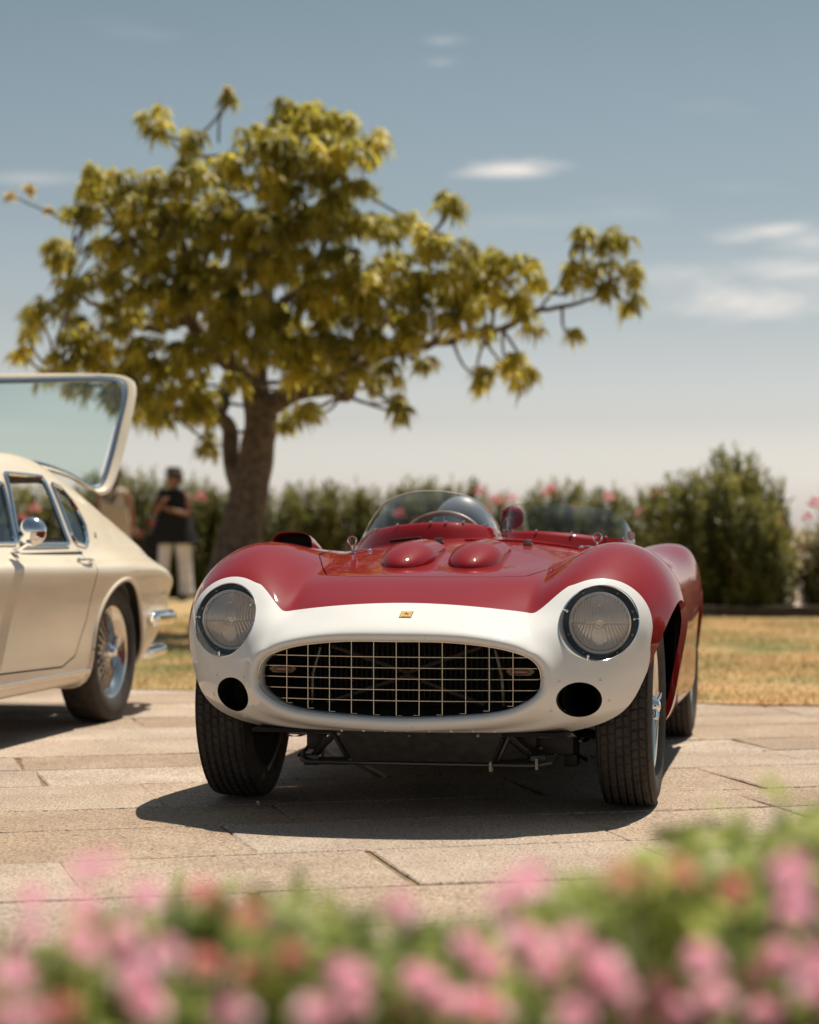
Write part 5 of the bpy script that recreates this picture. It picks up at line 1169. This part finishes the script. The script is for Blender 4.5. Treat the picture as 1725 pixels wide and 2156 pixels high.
sk = dict(pelvis=(0, 0, .90), belly=(0, .01, 1.06), chest=(0, .01, 1.24), neck=(0, 0, 1.40), jaw=(0, -.02, 1.47), skull=(0, -.01, 1.54),
          lsh=(.17, .01, 1.32), lel=(.22, -.05, 1.06), lwr=(.04, -.24, 1.12), lhand=(-.04, -.26, 1.16), rsh=(-.17, .01, 1.32), rel=(-.20, -.10, 1.08), rwr=(-.07, -.26, 1.20), rhand=(-.02, -.27, 1.24),
          lhip=(.085, 0, .84), lkn=(.12, .04, .48), lan=(.14, .08, .09), ltoe=(.15, -.06, .035), rhip=(-.085, 0, .84), rkn=(-.12, -.04, .48), ran=(-.14, -.08, .09), rtoe=(-.15, -.20, .035))
w2 = person('woman in a black sleeveless top, white trousers and dark hat, arms folded before her', (p2.x, 26.4, .006), -.25, sk, dict(RADS))
m = MB(); m.loft([ring_(1.375, .09, .07), ring_(1.35, .17, .10), ring_(1.25, .185, .125), ring_(1.1, .175, .14, fold=.004), ring_(.95, .24, .18, fold=.01, k=1), ring_(.80, .29, .20, fold=.018, k=2), ring_(.70, .33, .22, fold=.024, k=3)], caps=False); m.build('tunic', M['blackcloth'], w2)
for s in (-1, 1):
    m = MB(); m.loft([ring_(.95, .10, .12, s * .085), ring_(.80, .11, .125, s * .10, s * .02), ring_(.5, .085, .10, s * .125, s * .05, fold=.006), ring_(.25, .082, .095, s * .135, s * .07, fold=.008, k=2), ring_(.08, .09, .105, s * .14, s * .08, fold=.012, k=4)], caps=False); m.build('trouser_leg', M['whitecloth'], w2); shoe(w2, s * .14, M['black'])
m = MB(); m.ell((0, .015, 1.57), (.098, .108, .085), 20, 12); m.ell((0, .06, 1.50), (.085, .06, .09), 16, 10); m.build('hair', M['hair'], w2)
m = MB(); m.lathe([(1.600, .001), (1.652, .06), (1.645, .085), (1.60, .098), (1.592, .135), (1.586, .150), (1.590, .100)], 28, 'Z'); m.build('hat', M['hair'], w2)
bg2 = thing('shoulder_bag', 'black shoulder bag hanging at the side of the woman in black', 'bag', (p2.x - .26, 26.35, .62), 0)
m = MB(); m.box((0, 0, 0), (.20, .12, .42), bevel=.04); m.build('bag_body', M['blackcloth'], bg2); m = MB(); m.tube(catmull([(-.08, 0, .18), (-.02, 0, .45), (.10, 0, .73), (.14, .05, .70), (.08, .06, .18)], 5), .012, 6); m.build('strap', M['blackcloth'], bg2)
p1 = at(241, 1262, 26.0)
sk = dict(pelvis=(0, 0, .92), belly=(0, .01, 1.07), chest=(0, .01, 1.25), neck=(0, 0, 1.41), jaw=(0, -.02, 1.48), skull=(0, -.01, 1.55),
          lsh=(.17, .01, 1.33), lel=(.25, .03, 1.07), lwr=(.22, -.06, .84), lhand=(.21, -.09, .76), rsh=(-.17, .01, 1.33), rel=(-.25, .03, 1.08), rwr=(-.20, -.12, .90), rhand=(-.16, -.18, .86),
          lhip=(.085, 0, .85), lkn=(.09, -.02, .48), lan=(.10, .02, .09), ltoe=(.11, -.12, .035), rhip=(-.085, 0, .85), rkn=(-.09, -.01, .48), ran=(-.10, .02, .09), rtoe=(-.11, -.12, .035))
w1 = person('long-haired woman in a beige top and pale skirt behind the cream coupe, back turned', (p1.x, 26.0, .006), PI - .35, sk, dict(RADS))
m = MB(); m.loft([ring_(1.385, .09, .07), ring_(1.36, .175, .10), ring_(1.25, .19, .125), ring_(1.1, .185, .14, fold=.004), ring_(.95, .205, .16, fold=.01, k=1), ring_(.85, .215, .17, fold=.012, k=2)], caps=False); m.build('top', M['beigecloth'], w1)
m = MB(); m.loft([ring_(.93, .17, .14), ring_(.80, .20, .17), ring_(.5, .22, .19, fold=.015), ring_(.30, .24, .20, fold=.02, k=2)], caps=False); m.build('skirt', M['whitecloth'], w1); shoe(w1, .1, M['black']); shoe(w1, -.1, M['black'])
m = MB(); m.ell((0, .02, 1.57), (.10, .11, .10), 20, 12); m.loft([ring_(1.58, .09, .06, 0, .05), ring_(1.45, .095, .05, 0, .09), ring_(1.30, .10, .035, 0, .13), ring_(1.20, .05, .02, 0, .14)]); m.build('hair', M['hair'], w1)
bg1 = thing('wicker_bag', 'pale woven bag on the back of the woman in beige', 'bag', (p1.x + .05, 25.72, 1.02), 0)
m = MB(); m.loft([[(rx * math.copysign(abs(math.cos(a)) ** .6, math.cos(a)), .07 * math.sin(a), z) for a in np.linspace(0, 2 * PI, 24, endpoint=False)] for z, rx in ((-.17, .12), (-.14, .16), (.0, .165), (.14, .15))]); m.build('bag_body', M['wicker'], bg1)
m = MB(); m.tube(catmull([(-.12, 0, .13), (-.08, .0, .25), (.0, .05, .33), (.1, .10, .30)], 5), .01, 6); m.build('strap', M['beigecloth'], bg1)

# ---------------------------------------------------------------- flowering shrubs close in front of the lens
fl1 = leafmat('garden_leaves', (.12, .15, .04), (.32, .36, .10), (.58, .60, .22), 5, .55, .5, tv=2.0)
pk = [leafmat('pink_petals', (.85, .45, .56), (.90, .57, .68), (.95, .76, .83), 30, .35), leafmat('coral_petals', (.75, .28, .27), (.80, .36, .34), (.82, .46, .42), 30, .35)]
bed = mesh('flower_bed', [(-2.5, .7, .02), (2.5, .7, .02), (2.5, 2.95, .02), (-2.5, 2.95, .02)], [(0, 1, 2, 3)], smat('bed_soil', (.05, .035, .02), (.10, .07, .04), 14, bump=.6)); bed['kind'] = 'structure'
topx = [-300, 0, 100, 250, 350, 500, 650, 800, 950, 1100, 1250, 1400, 1550, 1725, 2000]; topy = [1960, 1950, 1945, 1900, 1850, 1845, 1860, 1895, 1905, 1880, 1805, 1720, 1668, 1650, 1640]
def petal_head(r, mm, seed):
    k = 16; g = np.random.default_rng(seed); az = np.arange(k) * 2.4; el = np.linspace(1.2, -.4, k); D = np.stack([np.cos(az) * np.cos(el), np.sin(az) * np.cos(el), np.sin(el)], 1)
    V, Q = leaves(D * r * .25, D, unit(D[:, [1, 2, 0]] + .3), np.full(k, r * .85), np.full(k, r * .85), .25, 3); q = mesh('flower', V, Q, mm); d = q.data; bpy.data.objects.remove(q); return d
PH = [[petal_head(.0145, pk[0], 1), petal_head(.0125, pk[0], 2)], [petal_head(.0120, pk[1], 3)]]
labs = ['low flowering shrub in the lower left corner, close to the lens', 'flowering shrub second from the left at the bottom edge, under the left tyre', 'flowering shrub at the bottom centre, below the shadow of the nose', 'flowering shrub right of the bottom centre, below the right headlight', 'tallest flowering shrub, rising in the lower right corner']
shrubs = []
for i in range(5):
    px = -20 + 440 * i; X = (px + 10 - 862) / F * 2.1; shrubs.append(thing('flowering_shrub', labs[i], 'shrub', (X, 2.1, .02), 0, 'pink flowering shrubs along the front'))
tips = [[] for _ in shrubs]
for k in range(1150):
    px = rnd.uniform(-260, 1990); t = np.interp(px, topx, topy); py = t + 20 + (rnd.random() ** .9) * 420
    d = rnd.uniform(1.60, 2.6); tips[min(4, max(0, int((px + 240) / 440)))].append(at(px, py, d))
for i, o in enumerate(shrubs):
    O = Vector(o.location); T_l = np.array([tuple(p - O) for p in tips[i]]); k = 10; n = len(T_l)
    P = np.repeat(T_l, k, 0); az = rng.random(n * k) * 2 * PI; el = rng.normal(.25, .5, n * k); D = np.stack([np.cos(az) * np.cos(el), np.sin(az) * np.cos(el), np.sin(el)], 1)
    P = P + np.stack([np.zeros(n * k), np.zeros(n * k), -.035 * rng.random(n * k)], 1)
    V, Q = leaves(P, D, unit(rng.normal(0, 1, (n * k, 3)) + [0, 0, 1.5]), (.024 + .018 * rng.random(n * k)), .010 + .007 * rng.random(n * k), .2, 2)
    c = mesh('foliage', V, Q, fl1, o); c['kind'] = 'stuff'
    s = MB(); 
    for j in range(0, n, 2): p = Vector(T_l[j]); s.tube([(p.x * .25, p.y * .25, 0), (p.x * .8, p.y * .8, p.z * .6), p], [.004, .003, .0015], 4, cap=False)
    q = s.build('stems', stm, o, fix=False); q['kind'] = 'stuff'
FLW = """175,1835,1.5 215,1822,1.5 55,1900,1.4 165,1940,1.6 160,1925,1.6 300,1892,1.4 425,1878,2 520,1925,2 838,1892,1.6 842,1912,1.6 1055,1900,1.5 1085,1875,1.5 1120,1850,1.4 1205,1890,1.4 1315,1845,2 1400,1850,2 1425,1830,2 1540,1870,2 1690,1680,1.7 1668,1835,1.6 1672,1855,1.6 1678,1900,1.6 1685,1925,1.6
15,1970,1.5 35,2030,1.6 50,2055,1.6 20,2060,1.6 195,2010,1.5 225,2025,1.5 262,1975,1.5 290,2060,1.6 305,2095,1.6 310,2125,1.6 400,2135,1.5 490,2130,1.5 615,2012,2 735,2045,1.6 755,2060,1.6 728,2095,1.6 745,2110,1.6 890,2060,1.5 905,2072,1.5 975,1990,1.5 995,2010,1.5 1040,2035,1.5 1098,1975,1.5 1110,1990,1.5 1150,2045,1.5 1175,2025,1.5 1205,1985,1.5 1262,2035,1.6 1280,2060,1.6 1300,2085,1.6 1320,2105,1.6 1385,2060,1.5 1395,2085,1.5 1475,2015,1.5 1485,2030,1.5 1540,2075,1.5 1565,2055,1.5 1590,2040,1.5 1620,2000,1.5 1650,2015,1.5 1665,2035,1.5 1700,2085,1.5 1600,2135,1.5 1010,2115,1.5 1045,2130,1.5 1070,2145,1.5 1370,2100,1.5 1350,2145,1.5 1440,2140,1.5 440,2030,2 1395,1965,2 520,2040,2 25,2130,1.5 90,2140,1.5 140,2125,2 620,2145,2 955,2120,1.5 1720,2030,1.5 75,1960,1.4 180,1985,1.5 560,2100,1.5 660,2130,1.5 840,2140,1.6 1220,2140,1.5 1500,2110,1.5 1660,2120,1.5 350,2010,1.5"""
for iw, w in enumerate(FLW.split()):
    if iw % 5 == 3: continue
    px, py, k = (float(q) for q in w.split(',')); d = rnd.uniform(1.45, 1.68); kind = 1 if k == 2 else 0
    p = at(px, py, d); o = shrubs[min(4, max(0, int((px + 240) / 440)))]
    for c in range(1):
        f_ = bpy.data.objects.new('flower', PH[kind][(int(px) + c) % len(PH[kind])]); COL.objects.link(f_); f_.parent = o
        f_.location = p - Vector(o.location) + Vector((rnd.uniform(-.004, .004), rnd.uniform(-.01, .01), -.012 * c)); f_.rotation_euler = (rnd.uniform(-.5, .5), rnd.uniform(-.5, .5), rnd.uniform(0, 6)); f_.scale = (1, 1, rnd.uniform(.9, 1.3))
